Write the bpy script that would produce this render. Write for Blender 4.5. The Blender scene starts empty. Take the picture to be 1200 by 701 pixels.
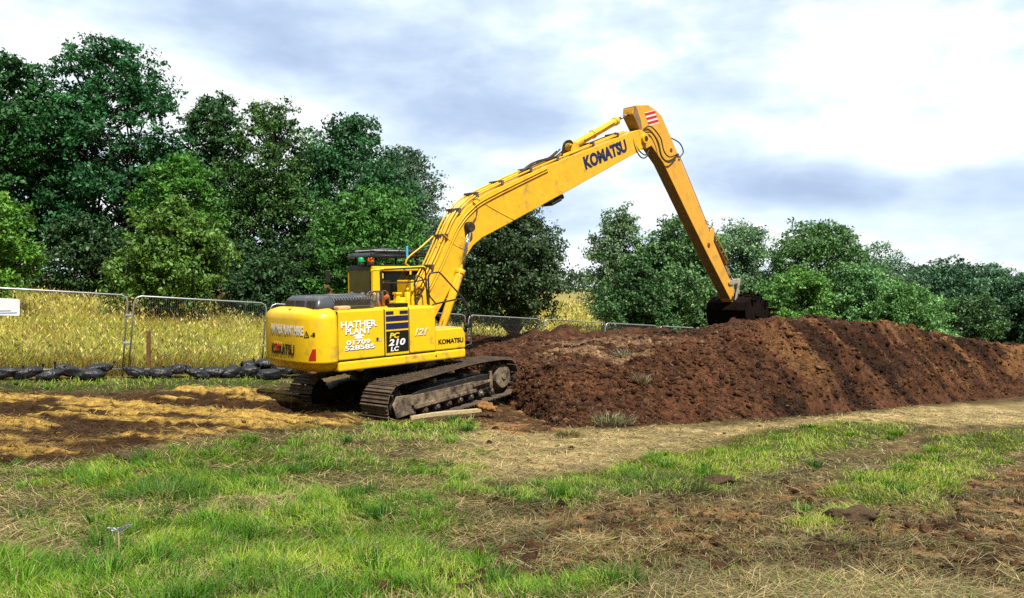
import bpy, bmesh, math, random
import numpy as np
from mathutils import Vector, Matrix
rng = np.random.default_rng(7)
random.seed(7)
rad = math.radians
scn = bpy.context.scene
C = scn.collection
PI = math.pi

# ------------------------------------------------------------------ camera
cam_d = bpy.data.cameras.new('camera'); cam = bpy.data.objects.new('camera', cam_d); C.objects.link(cam)
cam.location = (0, 0, 2.75); cam.rotation_euler = (rad(90), 0, 0)
cam_d.sensor_width = 36; cam_d.lens = 870 / 1200 * 36
cam_d.shift_y = -13.5 / 1200
cam_d.clip_start = 0.1; cam_d.clip_end = 6000
scn.camera = cam

# ------------------------------------------------------------------ light
SUN_DIR = Vector((0.30, -0.55, 0.98)).normalized()      # from the ground towards the sun
sun_el = math.asin(SUN_DIR.z); sun_az = math.atan2(SUN_DIR.x, SUN_DIR.y)
sd = bpy.data.lights.new('sun', 'SUN'); sun = bpy.data.objects.new('sun', sd); C.objects.link(sun)
sun.rotation_euler = SUN_DIR.to_track_quat('Z', 'Y').to_euler()
sd.energy = 5.0; sd.angle = rad(0.8); sd.color = (1.0, 0.95, 0.86)
scn.view_settings.view_transform = 'Standard'; scn.view_settings.look = 'None'
scn.view_settings.exposure = 0.55; scn.view_settings.gamma = 1.0
scn.cycles.max_bounces = 6; scn.cycles.diffuse_bounces = 2; scn.cycles.glossy_bounces = 2
scn.cycles.transmission_bounces = 3; scn.cycles.transparent_max_bounces = 6
scn.cycles.use_denoising = False
scn.cycles.caustics_reflective = False; scn.cycles.caustics_refractive = False

def N(nt, typ, **kw):
    n = nt.nodes.new(typ)
    for k, v in kw.items():
        if k.startswith('i_'):
            k = k[2:]; k = int(k) if k.isdigit() else k.replace('_', ' ')
            n.inputs[k].default_value = v
        else: setattr(n, k, v)
    return n

w = bpy.data.worlds.new('World'); scn.world = w; w.use_nodes = True
nt = w.node_tree; nt.nodes.clear(); L = nt.links.new
sky = N(nt, 'ShaderNodeTexSky', sky_type='NISHITA', sun_disc=False)
sky.sun_elevation = sun_el; sky.sun_rotation = sun_az; sky.altitude = 50; sky.air_density = 1.0; sky.dust_density = 1.2
bg1 = N(nt, 'ShaderNodeBackground'); bg1.inputs[1].default_value = 0.13; L(sky.outputs[0], bg1.inputs[0])
tc = N(nt, 'ShaderNodeTexCoord'); sep = N(nt, 'ShaderNodeSeparateXYZ'); L(tc.outputs['Generated'], sep.inputs[0])
def M2(op, a, b=None, c=None, clamp=False):
    m = nt.nodes.new('ShaderNodeMath'); m.operation = op; m.use_clamp = clamp
    for i, v in enumerate((a, b, c)):
        if v is None: continue
        if isinstance(v, (int, float)): m.inputs[i].default_value = v
        else: L(v, m.inputs[i])
    return m.outputs[0]
az = M2('ARCTAN2', sep.outputs[0], sep.outputs[1])      # azimuth of the sky direction
el = M2('ARCSINE', sep.outputs[2])                       # elevation
# clouds stretched along the horizon
cmb = N(nt, 'ShaderNodeCombineXYZ'); L(az, cmb.inputs[0]); L(M2('MULTIPLY', el, 2.3), cmb.inputs[1])
n1 = N(nt, 'ShaderNodeTexNoise', i_Scale=3.1, i_Detail=7.0, i_Roughness=0.54, i_Distortion=0.1); L(cmb.outputs[0], n1.inputs['Vector'])
n2 = N(nt, 'ShaderNodeTexNoise', i_Scale=5.5, i_Detail=9.0, i_Roughness=0.55, i_Distortion=0.12); L(cmb.outputs[0], n2.inputs['Vector'])
def blob(a0, e0, sa, se, rot=0.0):
    da = M2('SUBTRACT', az, a0); de = M2('SUBTRACT', el, e0)
    c, s = math.cos(rot), math.sin(rot)
    p = M2('DIVIDE', M2('ADD', M2('MULTIPLY', da, c), M2('MULTIPLY', de, s)), sa)
    q = M2('DIVIDE', M2('SUBTRACT', M2('MULTIPLY', de, c), M2('MULTIPLY', da, s)), se)
    r = M2('ADD', M2('MULTIPLY', p, p), M2('MULTIPLY', q, q))
    return M2('EXPONENT', M2('MULTIPLY', r, -1.0))
def addl(lst):
    o = lst[0]
    for x in lst[1:]: o = M2('ADD', o, x)
    return o
# grey undersides of the cloud banks
grey = addl([M2('MULTIPLY', blob(-0.27, 0.32, 0.34, 0.085, -0.10), .62),
             M2('MULTIPLY', blob(-0.03, 0.225, 0.14, 0.035, -0.15), .62),
             M2('MULTIPLY', blob(0.50, 0.118, 0.20, 0.030, -0.03), .75),
             M2('MULTIPLY', blob(0.30, 0.145, 0.16, 0.03, 0.0), 0.55),
             M2('MULTIPLY', blob(0.06, 0.11, 0.09, 0.04, 0.0), 0.45),
             M2('MULTIPLY', blob(-0.12, 0.16, 0.07, 0.05, 0.0), 0.6)])
gn = M2('MULTIPLY', grey, M2('MULTIPLY_ADD', n1.outputs[0], 1.9, -0.08))
gn = M2('ADD', gn, M2('MULTIPLY_ADD', n2.outputs[0], 1.7, -0.79), clamp=True)
bright = addl([M2('MULTIPLY', blob(-0.30, 0.205, 0.22, 0.045, -0.28), 1.0),
               M2('MULTIPLY', blob(0.52, 0.165, 0.16, 0.03, 0.1), 0.75),
               M2('MULTIPLY', blob(0.13, 0.175, 0.1, 0.05, 0.1), 0.5)])
gf = M2('SUBTRACT', gn, M2('MULTIPLY', bright, 0.60), clamp=True)
ramp = N(nt, 'ShaderNodeValToRGB'); L(gf, ramp.inputs[0])
e = ramp.color_ramp.elements
e[0].position = 0.0; e[0].color = (0.86, 0.89, 0.92, 1); e[1].position = 1.0; e[1].color = (0.35, 0.45, 0.63, 1)
x = e.new(0.13); x.color = (0.70, 0.81, 0.89, 1); x = e.new(0.34); x.color = (0.57, 0.69, 0.84, 1); x = e.new(0.62); x.color = (0.45, 0.56, 0.745, 1)
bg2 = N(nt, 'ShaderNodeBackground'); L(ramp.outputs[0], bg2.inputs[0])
# unseen clouds overhead and behind the camera are dimmed to cut ambient fill
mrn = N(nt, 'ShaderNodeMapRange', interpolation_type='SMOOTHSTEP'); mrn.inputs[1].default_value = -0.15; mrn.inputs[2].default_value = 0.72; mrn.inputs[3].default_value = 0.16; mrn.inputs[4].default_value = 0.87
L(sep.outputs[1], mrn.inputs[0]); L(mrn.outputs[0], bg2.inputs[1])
# a thin opening of pale blue low on the right and high up on the right
gap = addl([blob(0.55, 0.065, 0.25, 0.03), M2('MULTIPLY', blob(0.50, 0.42, 0.35, 0.12), 0.8)])
gap = M2('MULTIPLY', gap, M2('MULTIPLY_ADD', n2.outputs[0], 1.6, -0.25), clamp=True)
cov = M2('SUBTRACT', 1.0, M2('MULTIPLY', gap, 0.75), clamp=True)
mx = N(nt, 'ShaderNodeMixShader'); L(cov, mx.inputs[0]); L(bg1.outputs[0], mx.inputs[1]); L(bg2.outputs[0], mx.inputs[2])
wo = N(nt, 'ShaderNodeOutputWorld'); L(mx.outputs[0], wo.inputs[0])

# ------------------------------------------------------------------ noise in numpy
def vnoise(x, y, seed):
    xi = np.floor(x).astype(np.int64); yi = np.floor(y).astype(np.int64)
    xf = x - xi; yf = y - yi
    def h(a, b):
        n = (a * 374761393 + b * 668265263 + seed * 1442695041) & 0xffffffff
        n = ((n ^ (n >> 13)) * 1274126177) & 0xffffffff
        return ((n ^ (n >> 16)) & 0xffff) / 65535.0
    u = xf * xf * (3 - 2 * xf); v = yf * yf * (3 - 2 * yf)
    return (h(xi, yi) * (1 - u) + h(xi + 1, yi) * u) * (1 - v) + (h(xi, yi + 1) * (1 - u) + h(xi + 1, yi + 1) * u) * v
def fbm(x, y, seed, octv=4, gain=0.5):
    x = np.asarray(x, float); y = np.asarray(y, float); s = 0; a = 1; t = 0
    for i in range(octv):
        s = s + a * (vnoise(x, y, seed + i * 17) * 2 - 1); t += a; a *= gain; x = x * 2.03 + 11.3; y = y * 2.03 + 5.7
    return s / t
def sstep(a, b, x):
    t = np.clip((x - a) / (b - a), 0, 1); return t * t * (3 - 2 * t)

# ------------------------------------------------------------------ materials
def mat(name, base=(0.5, 0.5, 0.5), rough=0.5, metal=0.0, dirt=None, dirt_amt=0.0, dirt_scale=3.0, bump=0.0, bump_scale=40,
        vary=0.0, spec=0.5, attr=None, coat=0.0, low_dirt=None):
    m = bpy.data.materials.new(name); m.use_nodes = True; t = m.node_tree; l = t.links.new
    b = t.nodes['Principled BSDF']; b.inputs['Roughness'].default_value = rough; b.inputs['Metallic'].default_value = metal
    b.inputs['Specular IOR Level'].default_value = spec; b.inputs['Coat Weight'].default_value = coat
    b.inputs['Coat Roughness'].default_value = 0.15
    tcn = t.nodes.new('ShaderNodeTexCoord')
    if attr:
        a = t.nodes.new('ShaderNodeAttribute'); a.attribute_name = attr; col = a.outputs['Color']
    else:
        r = t.nodes.new('ShaderNodeRGB'); r.outputs[0].default_value = (*base, 1); col = r.outputs[0]
    def mix(f, c1, c2, blend='MIX'):
        x = t.nodes.new('ShaderNodeMix'); x.data_type = 'RGBA'; x.blend_type = blend
        for s, v in ((x.inputs[0], f), (x.inputs[6], c1), (x.inputs[7], c2)):
            if isinstance(v, (int, float)): s.default_value = v
            elif isinstance(v, tuple): s.default_value = (*v, 1)
            else: l(v, s)
        return x.outputs[2]
    if vary:
        n = t.nodes.new('ShaderNodeTexNoise'); n.inputs['Scale'].default_value = dirt_scale * 2.3; n.inputs['Detail'].default_value = 5
        l(tcn.outputs['Object'], n.inputs[0])
        mr = t.nodes.new('ShaderNodeMapRange'); mr.inputs[1].default_value = .3; mr.inputs[2].default_value = .7
        mr.inputs[3].default_value = 1 - vary; mr.inputs[4].default_value = 1 + vary * .6; l(n.outputs[0], mr.inputs[0])
        vm = t.nodes.new('ShaderNodeVectorMath'); vm.operation = 'SCALE'; l(col, vm.inputs[0]); l(mr.outputs[0], vm.inputs[3]); col = vm.outputs[0]
    if dirt:
        n = t.nodes.new('ShaderNodeTexNoise'); n.inputs['Scale'].default_value = dirt_scale; n.inputs['Detail'].default_value = 8
        n.inputs['Roughness'].default_value = .68; l(tcn.outputs['Object'], n.inputs[0])
        mr = t.nodes.new('ShaderNodeMapRange'); mr.inputs[1].default_value = .62 - dirt_amt * .4; mr.inputs[2].default_value = .74 - dirt_amt * .2
        l(n.outputs[0], mr.inputs[0]); fac = mr.outputs[0]
        if low_dirt:
            sp = t.nodes.new('ShaderNodeSeparateXYZ'); l(tcn.outputs['Object'], sp.inputs[0])
            m3 = t.nodes.new('ShaderNodeMapRange'); m3.inputs[1].default_value = low_dirt[0]; m3.inputs[2].default_value = low_dirt[1]
            m3.inputs[3].default_value = 1; m3.inputs[4].default_value = 0.15; l(sp.outputs[2], m3.inputs[0])
            mm = t.nodes.new('ShaderNodeMath'); mm.operation = 'MULTIPLY'; l(fac, mm.inputs[0]); l(m3.outputs[0], mm.inputs[1]); fac = mm.outputs[0]
        col = mix(fac, col, dirt)
        rr = t.nodes.new('ShaderNodeMapRange'); rr.inputs[3].default_value = rough; rr.inputs[4].default_value = .9; l(fac, rr.inputs[0]); l(rr.outputs[0], b.inputs['Roughness'])
    l(col, b.inputs['Base Color'])
    if bump:
        n = t.nodes.new('ShaderNodeTexNoise'); n.inputs['Scale'].default_value = bump_scale; n.inputs['Detail'].default_value = 6
        l(tcn.outputs['Object'], n.inputs[0]); bp = t.nodes.new('ShaderNodeBump'); bp.inputs['Strength'].default_value = 1; bp.inputs['Distance'].default_value = bump
        l(n.outputs[0], bp.inputs['Height']); l(bp.outputs[0], b.inputs['Normal'])
    return m

YEL = (0.84, 0.55, 0.012)
M_yel = mat('yellow_paint', YEL, 0.32, dirt=(0.27, 0.17, 0.07), dirt_amt=0.22, dirt_scale=3.0, vary=0.06, low_dirt=(1.0, 2.3))
M_yelb = mat('boom_paint', (0.80, 0.46, 0.022), 0.36, dirt=(0.36, 0.19, 0.06), dirt_amt=0.14, dirt_scale=2.6, vary=0.10)
M_arm = mat('arm_paint', (0.74, 0.38, 0.035), 0.4, dirt=(0.36, 0.2, 0.09), dirt_amt=0.12, dirt_scale=1.6, vary=0.09)
M_seam = mat('dark_seam', (0.02, 0.017, 0.012), 0.8)
M_blk = mat('black_plastic', (0.018, 0.02, 0.024), 0.42, dirt=(0.16, 0.14, 0.12), dirt_amt=0.12, dirt_scale=5)
M_cover = mat('grey_black_cover', (0.055, 0.062, 0.075), 0.33, dirt=(0.22, 0.2, 0.17), dirt_amt=0.22, dirt_scale=4)
M_grille = mat('grille_mesh', (0.17, 0.18, 0.2), 0.5)
M_rail = mat('rail_steel', (0.03, 0.03, 0.034), 0.38, metal=0.2)
M_navy = mat('dark_blue_print', (0.010, 0.016, 0.075), 0.4)
M_pblk = mat('black_print', (0.008, 0.008, 0.009), 0.4)
M_pwht = mat('white_print', (0.88, 0.88, 0.86), 0.45)
M_pyel = mat('yellow_print', (0.85, 0.62, 0.03), 0.45)
M_red = mat('red_print', (0.55, 0.02, 0.015), 0.4)
M_redr = mat('red_reflector', (0.45, 0.02, 0.012), 0.2)
M_stick = mat('sticker_paper', (0.62, 0.38, 0.16), 0.6, vary=.2)
M_chr = mat('chrome_rod', (0.75, 0.76, 0.78), 0.12, metal=1.0)
M_hose = mat('rubber_hose', (0.014, 0.014, 0.015), 0.5)
M_steel = mat('worn_steel', (0.20, 0.18, 0.155), 0.45, metal=0.55, dirt=(0.10, 0.060, 0.032), dirt_amt=0.5, dirt_scale=6, bump=.006)
M_shoe = mat('muddy_track_steel', (0.10, 0.085, 0.07), 0.5, metal=0.35, dirt=(0.17, 0.115, 0.07), dirt_amt=0.55, dirt_scale=5, bump=.012, bump_scale=25)
M_mudf = mat('mud_caked_frame', (0.27, 0.20, 0.13), 0.85, dirt=(0.025, 0.019, 0.014), dirt_amt=0.62, dirt_scale=4.5, bump=.02, bump_scale=14)
M_dark = mat('greasy_dark_metal', (0.016, 0.014, 0.013), 0.6, dirt=(0.06, 0.042, 0.028), dirt_amt=0.3, dirt_scale=5)
M_glass = mat('cab_glass', (0.012, 0.018, 0.016), 0.05, spec=0.8)
M_org = mat('orange_beacon_lens', (0.9, 0.14, 0.01), 0.2); M_grn = mat('green_beacon_lens', (0.02, 0.38, 0.14), 0.2)
M_orgp = mat('orange_engine_part', (0.55, 0.10, 0.02), 0.5); M_seat = mat('seat_cloth', (0.03, 0.03, 0.035), 0.9)
M_blue = mat('blue_rag', (0.05, 0.42, 0.62), 0.8); M_rust = mat('rusty_steel', (0.16, 0.055, 0.025), 0.8, vary=.3)
M_gray = mat('silver_grey_plastic', (0.42, 0.43, 0.45), 0.35, vary=.15)
M_galv = mat('galvanised_steel', (0.52, 0.54, 0.56), 0.38, metal=0.75, vary=.12)
M_wire = mat('fence_wire', (0.30, 0.31, 0.30), 0.5, metal=0.5)
M_bag = mat('black_woven_bag', (0.012, 0.013, 0.017), 0.42, vary=.3, dirt=(0.09, 0.075, 0.06), dirt_amt=.1, dirt_scale=7, bump=.02, bump_scale=22)
M_bark = mat('bark', (0.05, 0.038, 0.028), 0.95, vary=.4, dirt_scale=3, bump=.03, bump_scale=12)
M_wood = mat('pale_timber', (0.46, 0.36, 0.20), 0.8, vary=.3, dirt_scale=8)
M_post = mat('rust_brown_timber', (0.20, 0.075, 0.022), 0.85, vary=.3, dirt_scale=6)
M_white = mat('white_board', (0.74, 0.76, 0.80), 0.5, vary=.05)
M_ink = mat('blue_grey_ink', (0.18, 0.24, 0.38), 0.6)
M_peat = mat('wet_black_soil', (0.006, 0.004, 0.003), 0.95, spec=.1, vary=.5, dirt_scale=4, bump=.12, bump_scale=7)

def soil_mat(name, attr='col', bump=.03, s1=9.0):
    m = bpy.data.materials.new(name); m.use_nodes = True; t = m.node_tree; l = t.links.new
    b = t.nodes['Principled BSDF']; b.inputs['Roughness'].default_value = .93; b.inputs['Specular IOR Level'].default_value = .18
    a = t.nodes.new('ShaderNodeAttribute'); a.attribute_name = attr
    tcn = t.nodes.new('ShaderNodeTexCoord')
    n = t.nodes.new('ShaderNodeTexNoise'); n.inputs['Scale'].default_value = s1; n.inputs['Detail'].default_value = 9; n.inputs['Roughness'].default_value = .7
    l(tcn.outputs['Object'], n.inputs[0])
    n3 = t.nodes.new('ShaderNodeTexNoise'); n3.inputs['Scale'].default_value = s1 * 5; n3.inputs['Detail'].default_value = 5; n3.inputs['Roughness'].default_value = .7
    l(tcn.outputs['Object'], n3.inputs[0])
    mr = t.nodes.new('ShaderNodeMapRange'); mr.inputs[1].default_value = .35; mr.inputs[2].default_value = .68; mr.inputs[3].default_value = .45; mr.inputs[4].default_value = 1.65
    l(n.outputs[0], mr.inputs[0])
    mr3 = t.nodes.new('ShaderNodeMapRange'); mr3.inputs[1].default_value = .3; mr3.inputs[2].default_value = .7; mr3.inputs[3].default_value = .6; mr3.inputs[4].default_value = 1.4
    l(n3.outputs[0], mr3.inputs[0])
    mm = t.nodes.new('ShaderNodeMath'); mm.operation = 'MULTIPLY'; l(mr.outputs[0], mm.inputs[0]); l(mr3.outputs[0], mm.inputs[1])
    vm = t.nodes.new('ShaderNodeVectorMath'); vm.operation = 'SCALE'; l(a.outputs['Color'], vm.inputs[0]); l(mm.outputs[0], vm.inputs[3])
    l(vm.outputs[0], b.inputs['Base Color'])
    ad = t.nodes.new('ShaderNodeMath'); ad.operation = 'MULTIPLY_ADD'; ad.inputs[1].default_value = .35; l(n3.outputs[0], ad.inputs[0]); l(n.outputs[0], ad.inputs[2])
    bp = t.nodes.new('ShaderNodeBump'); bp.inputs['Distance'].default_value = bump * 3; bp.inputs['Strength'].default_value = 1
    l(ad.outputs[0], bp.inputs['Height']); l(bp.outputs[0], b.inputs['Normal'])
    return m
M_ground = soil_mat('field_ground', s1=7)
M_heap = soil_mat('heap_soil', bump=.04, s1=6)

def leaf_mat(name, transl=.35, rough=.45, spec=.4):
    m = bpy.data.materials.new(name); m.use_nodes = True; t = m.node_tree; l = t.links.new
    b = t.nodes['Principled BSDF']; b.inputs['Roughness'].default_value = rough; b.inputs['Specular IOR Level'].default_value = spec
    a = t.nodes.new('ShaderNodeAttribute'); a.attribute_name = 'col'; l(a.outputs['Color'], b.inputs['Base Color'])
    tr = t.nodes.new('ShaderNodeBsdfTranslucent'); l(a.outputs['Color'], tr.inputs[0])
    mx_ = t.nodes.new('ShaderNodeMixShader'); mx_.inputs[0].default_value = transl
    l(b.outputs[0], mx_.inputs[1]); l(tr.outputs[0], mx_.inputs[2]); l(mx_.outputs[0], t.nodes['Material Output'].inputs[0])
    return m
M_leaf = leaf_mat('tree_leaves', .25, .48, .32)
M_grass = leaf_mat('grass_blades', .3, .5, .35)

# ------------------------------------------------------------------ object helpers
def tag(o, label=None, cat=None, group=None, kind=None):
    if label: o['label'] = label
    if cat: o['category'] = cat
    if group: o['group'] = group
    if kind: o['kind'] = kind
    return o
def empty(name, loc=(0, 0, 0), rz=0, label=None, cat=None, group=None):
    o = bpy.data.objects.new(name, None); C.objects.link(o); o.location = loc; o.rotation_euler = (0, 0, rz)
    return tag(o, label, cat, group)
def link(name, me, m=None, parent=None):
    if m: 
        for k in (m if isinstance(m, (list, tuple)) else [m]): me.materials.append(k)
    o = bpy.data.objects.new(name, me); C.objects.link(o)
    if parent: o.parent = parent
    return o
def np_mesh(name, V, Fc, nper, col=None, smooth=False):
    """V (n,3); Fc flat vertex index array; nper = verts per face (int)"""
    me = bpy.data.meshes.new(name); V = np.ascontiguousarray(V, dtype=np.float32); Fc = np.ascontiguousarray(Fc, dtype=np.int32).ravel()
    me.vertices.add(len(V)); me.vertices.foreach_set('co', V.ravel())
    nf = len(Fc) // nper; me.loops.add(len(Fc)); me.loops.foreach_set('vertex_index', Fc)
    me.polygons.add(nf); me.polygons.foreach_set('loop_start', np.arange(0, nf * nper, nper, dtype=np.int32))
    if smooth: me.polygons.foreach_set('use_smooth', np.ones(nf, dtype=bool))
    me.update(calc_edges=True)
    if col is not None:
        a = me.color_attributes.new('col', 'FLOAT_COLOR', 'POINT')
        c4 = np.ones((len(V), 4), dtype=np.float32); c4[:, :3] = col; a.data.foreach_set('color', c4.ravel())
    return me
class MB:
    def __init__(s): s.bm = bmesh.new()
    def box(s, a, b, bev=0.0, seg=2, rot=None, off=(0, 0, 0)):
        t = bmesh.new(); bmesh.ops.create_cube(t, size=1)
        a = Vector(a); b = Vector(b); c = (a + b) / 2; d = b - a
        for v in t.verts: v.co = Vector((v.co.x * d.x, v.co.y * d.y, v.co.z * d.z))
        if bev: bmesh.ops.bevel(t, geom=t.edges[:], offset=bev, segments=seg, affect='EDGES', profile=.5)
        for v in t.verts: v.co = (rot @ v.co if rot else v.co) + c + Vector(off)
        s.add(t); return s
    def add(s, t):
        me = bpy.data.meshes.new('tmp'); t.to_mesh(me); t.free(); s.bm.from_mesh(me); bpy.data.meshes.remove(me)
    def prism(s, pts, y0, y1, bev=0.0, seg=2, axis='y'):
        """outline in x,z extruded between y0 and y1"""
        t = bmesh.new()
        def P(p, q): return (p[0], q, p[1]) if axis == 'y' else ((p[0], p[1], q) if axis == 'z' else (q, p[0], p[1]))
        vs = [t.verts.new(P(p, y0)) for p in pts]; f = t.faces.new(vs)
        r = bmesh.ops.extrude_face_region(t, geom=[f])
        d = Vector(P((0, 0), y1 - y0)) if axis != 'x' else Vector((y1 - y0, 0, 0))
        for g in r['geom']:
            if isinstance(g, bmesh.types.BMVert): g.co += d
        bmesh.ops.recalc_face_normals(t, faces=t.faces[:])
        if bev: bmesh.ops.bevel(t, geom=t.edges[:], offset=bev, segments=seg, affect='EDGES', profile=.5, clamp_overlap=True)
        s.add(t); return s
    def cyl(s, p0, p1, r, r2=None, n=16, bev=0):
        p0 = Vector(p0); p1 = Vector(p1); d = p1 - p0; t = bmesh.new()
        bmesh.ops.create_cone(t, cap_ends=True, segments=n, radius1=r, radius2=r if r2 is None else r2, depth=d.length)
        q = d.to_track_quat('Z', 'Y')
        if bev:
            es = [e_ for e_ in t.edges if len(e_.link_faces) == 2 and any(len(f_.verts) > 4 for f_ in e_.link_faces)]
            bmesh.ops.bevel(t, geom=es, offset=bev, segments=2, affect='EDGES', profile=.5)
        for v in t.verts: v.co = q @ v.co + (p0 + p1) / 2
        for f_ in t.faces:
            if len(f_.verts) <= 4: f_.smooth = True
        s.add(t); return s
    def tube(s, pts, r, n=8, smooth=True, rfun=None):
        pts = [Vector(p) for p in pts]
        if smooth and len(pts) > 2:
            o = []
            for i in range(len(pts) - 1):
                a = pts[max(i - 1, 0)]; b = pts[i]; c = pts[i + 1]; d = pts[min(i + 2, len(pts) - 1)]
                for k in range(5):
                    u = k / 5; o.append(.5 * ((2 * b) + (c - a) * u + (2 * a - 5 * b + 4 * c - d) * u * u + (3 * b - a - 3 * c + d) * u ** 3))
            o.append(pts[-1]); pts = o
        t = s.bm; rings = []
        for i, p in enumerate(pts):
            d = (pts[min(i + 1, len(pts) - 1)] - pts[max(i - 1, 0)]).normalized()
            a = d.orthogonal().normalized() if i == 0 else (rings_a - d * rings_a.dot(d)).normalized()
            rings_a = a; b = d.cross(a); rr = r if rfun is None else rfun(i / (len(pts) - 1))
            rings.append([t.verts.new(p + (a * math.cos(k * 2 * PI / n) + b * math.sin(k * 2 * PI / n)) * rr) for k in range(n)])
        for i in range(len(rings) - 1):
            for k in range(n):
                f_ = t.faces.new((rings[i][k], rings[i][(k + 1) % n], rings[i + 1][(k + 1) % n], rings[i + 1][k])); f_.smooth = True
        t.faces.new(rings[0][::-1]); t.faces.new(rings[-1]); return s
    def sphere(s, c, r, sc=(1, 1, 1), sub=2, noise=0, seed=0, rot=None):
        t = bmesh.new(); bmesh.ops.create_icosphere(t, subdivisions=sub, radius=1)
        rr = random.Random(seed)
        o = (rr.random() * 50, rr.random() * 50)
        for v in t.verts:
            k = 1 + (noise * float(fbm(v.co.x * 1.6 + o[0], v.co.y * 1.6 + v.co.z * 1.3 + o[1], 3, 3)) if noise else 0)
            p = Vector((v.co.x * sc[0], v.co.y * sc[1], v.co.z * sc[2])) * r * k
            v.co = (rot @ p if rot else p) + Vector(c)
        for f_ in t.faces: f_.smooth = True
        s.add(t); return s
    def build(s, name, m, parent=None, keep=True):
        me = bpy.data.meshes.new(name); bmesh.ops.recalc_face_normals(s.bm, faces=s.bm.faces[:]); s.bm.to_mesh(me); s.bm.free()
        return link(name, me, m, parent)
def text_mesh(txt, size, bold=0.0, shear=0.0, width=None, thick=0.004, spacing=1.0):
    cu = bpy.data.curves.new('t', 'FONT'); cu.body = txt; cu.size = size; cu.offset = bold * size; cu.shear = shear
    cu.extrude = thick / 2; cu.space_character = spacing; cu.resolution_u = 3
    o = bpy.data.objects.new('t', cu); C.objects.link(o); dg = bpy.context.evaluated_depsgraph_get(); dg.update()
    me = bpy.data.meshes.new_from_object(o.evaluated_get(dg)); bpy.data.objects.remove(o); bpy.data.curves.remove(cu)
    n = len(me.vertices); a = np.empty(n * 3, dtype=np.float32); me.vertices.foreach_get('co', a); a = a.reshape(-1, 3)
    a[:, 0] -= a[:, 0].min()
    if width: a[:, 0] *= width / a[:, 0].max()
    me.vertices.foreach_set('co', a.ravel()); me.update()
    return me, a
def put_text(name, txt, origin, xdir, zdir, size, m, parent, **kw):
    """lettering with its baseline start at origin, running along xdir with up = zdir"""
    me, a = text_mesh(txt, size, **kw); X = Vector(xdir).normalized(); Z = Vector(zdir); Z = (Z - X * Z.dot(X)).normalized(); Nn = X.cross(Z)
    out = np.array(origin)[None] + a[:, :1] * np.array(X) + a[:, 1:2] * np.array(Z) + a[:, 2:3] * np.array(Nn)
    me.vertices.foreach_set('co', out.astype(np.float32).ravel()); me.update(); me.name = name
    return link(name, me, m, parent)

# ------------------------------------------------------------------ terrain
def Hbase(x, y):
    al = (x + 9.61) * .75 + (y - 18.5) * .66
    ee = (x + 9.61) * .66 - (y - 18.5) * .75
    ae = np.where(al > 22, 22 + 10 * np.tanh((al - 22) / 10), np.where(al < -12, -12, al))
    h = .54 - .07 * ae
    h = h + np.where(ee > 0, -.2 * np.tanh(ee / 5), 3.8 * np.tanh(-ee * .085 / 3.8))
    return h + .75 * np.clip((13 - y) / 13, 0, 1.2) ** 1.2 - .14 * np.exp(-(((x + 2.4) / 2.2) ** 2 + ((y - 16.2) / 2.6) ** 2))
def H1(x, y): return float(Hbase(np.array(float(x)), np.array(float(y))))
def efence(x, y): return (x + 9.61) * .66 - (y - 18.5) * .75
def inpoly(x, y, poly):
    c = np.zeros(x.shape, bool); n = len(poly)
    for i in range(n):
        x0, y0 = poly[i]; x1, y1 = poly[(i + 1) % n]
        k = ((y0 > y) != (y1 > y)) & (x < (x1 - x0) * (y - y0) / ((y1 - y0) if y1 != y0 else 1e-9) + x0); c ^= k
    return c
def pdist(x, y, poly):
    d = np.full(x.shape, 1e9); n = len(poly)
    for i in range(n):
        ax, ay = poly[i]; bx, by = poly[(i + 1) % n]; dx, dy = bx - ax, by - ay; L2 = dx * dx + dy * dy + 1e-9
        t = np.clip(((x - ax) * dx + (y - ay) * dy) / L2, 0, 1); d = np.minimum(d, (x - ax - t * dx) ** 2 + (y - ay - t * dy) ** 2)
    return np.sqrt(d)
def pmask(x, y, poly, soft=.4, nz=.5, seed=1, fs=.9):
    """1 inside the polygon, 0 outside, with a ragged soft border"""
    s = np.where(inpoly(x, y, poly), 1, -1) * pdist(x, y, poly)
    return sstep(-soft, soft, s + nz * fbm(x * fs, y * fs, seed, 4))
Z_GREEN_L = [(-5.77, 7.6), (-4.56, 8.26), (-4.44, 10.44), (-3.86, 12.44), (-2.72, 13.94), (-0.61, 13.24), (0.0, 10.42), (-0.36, 7.9), (0.16, 6.9), (-0.25, 5.5), (-0.36, 3.96), (-0.79, 3.42), (-2.87, 3.12)]
Z_SWATH1 = [(0.84, 8.12), (0.34, 7.38), (0.0, 6.86), (0.19, 8.36), (2.06, 11.22), (5.51, 15.98), (8.51, 18.5), (10.58, 18.98), (8.57, 16.2), (4.93, 12.26), (2.59, 9.0), (1.51, 8.2)]
Z_SWATH2 = [(2.55, 7.04), (3.41, 8.24), (4.99, 10.58), (9.48, 16.5), (13.1, 19.0), (16.75, 20.82), (13.6, 16.9), (9.98, 14.72), (5.5, 9.38), (3.3, 7.0), (2.59, 6.62)]
Z_VERGE = [(-11.99, 15.8), (-6.93, 20.1), (-6.45, 21.16), (-5.71, 19.1), (-6.16, 17.86), (-11.0, 14.5)]
Z_TRACKG = [(-2.89, 13.98), (-2.06, 14.92), (-0.73, 15.9), (-0.34, 14.76), (-1.18, 12.82), (-2.53, 12.22)]
Z_BOTTOM = [(-0.22, 4.72), (1.78, 5.16), (2.12, 4.86), (1.55, 3.74), (-0.4, 3.46)]
Z_STRAW = [(-11.01, 14.08), (-7.63, 16.6), (-5.64, 18.18), (-3.8, 15.76), (-2.96, 14.3), (-3.93, 12.66), (-4.58, 10.78), (-4.72, 8.56), (-5.97, 7.64)]
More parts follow.
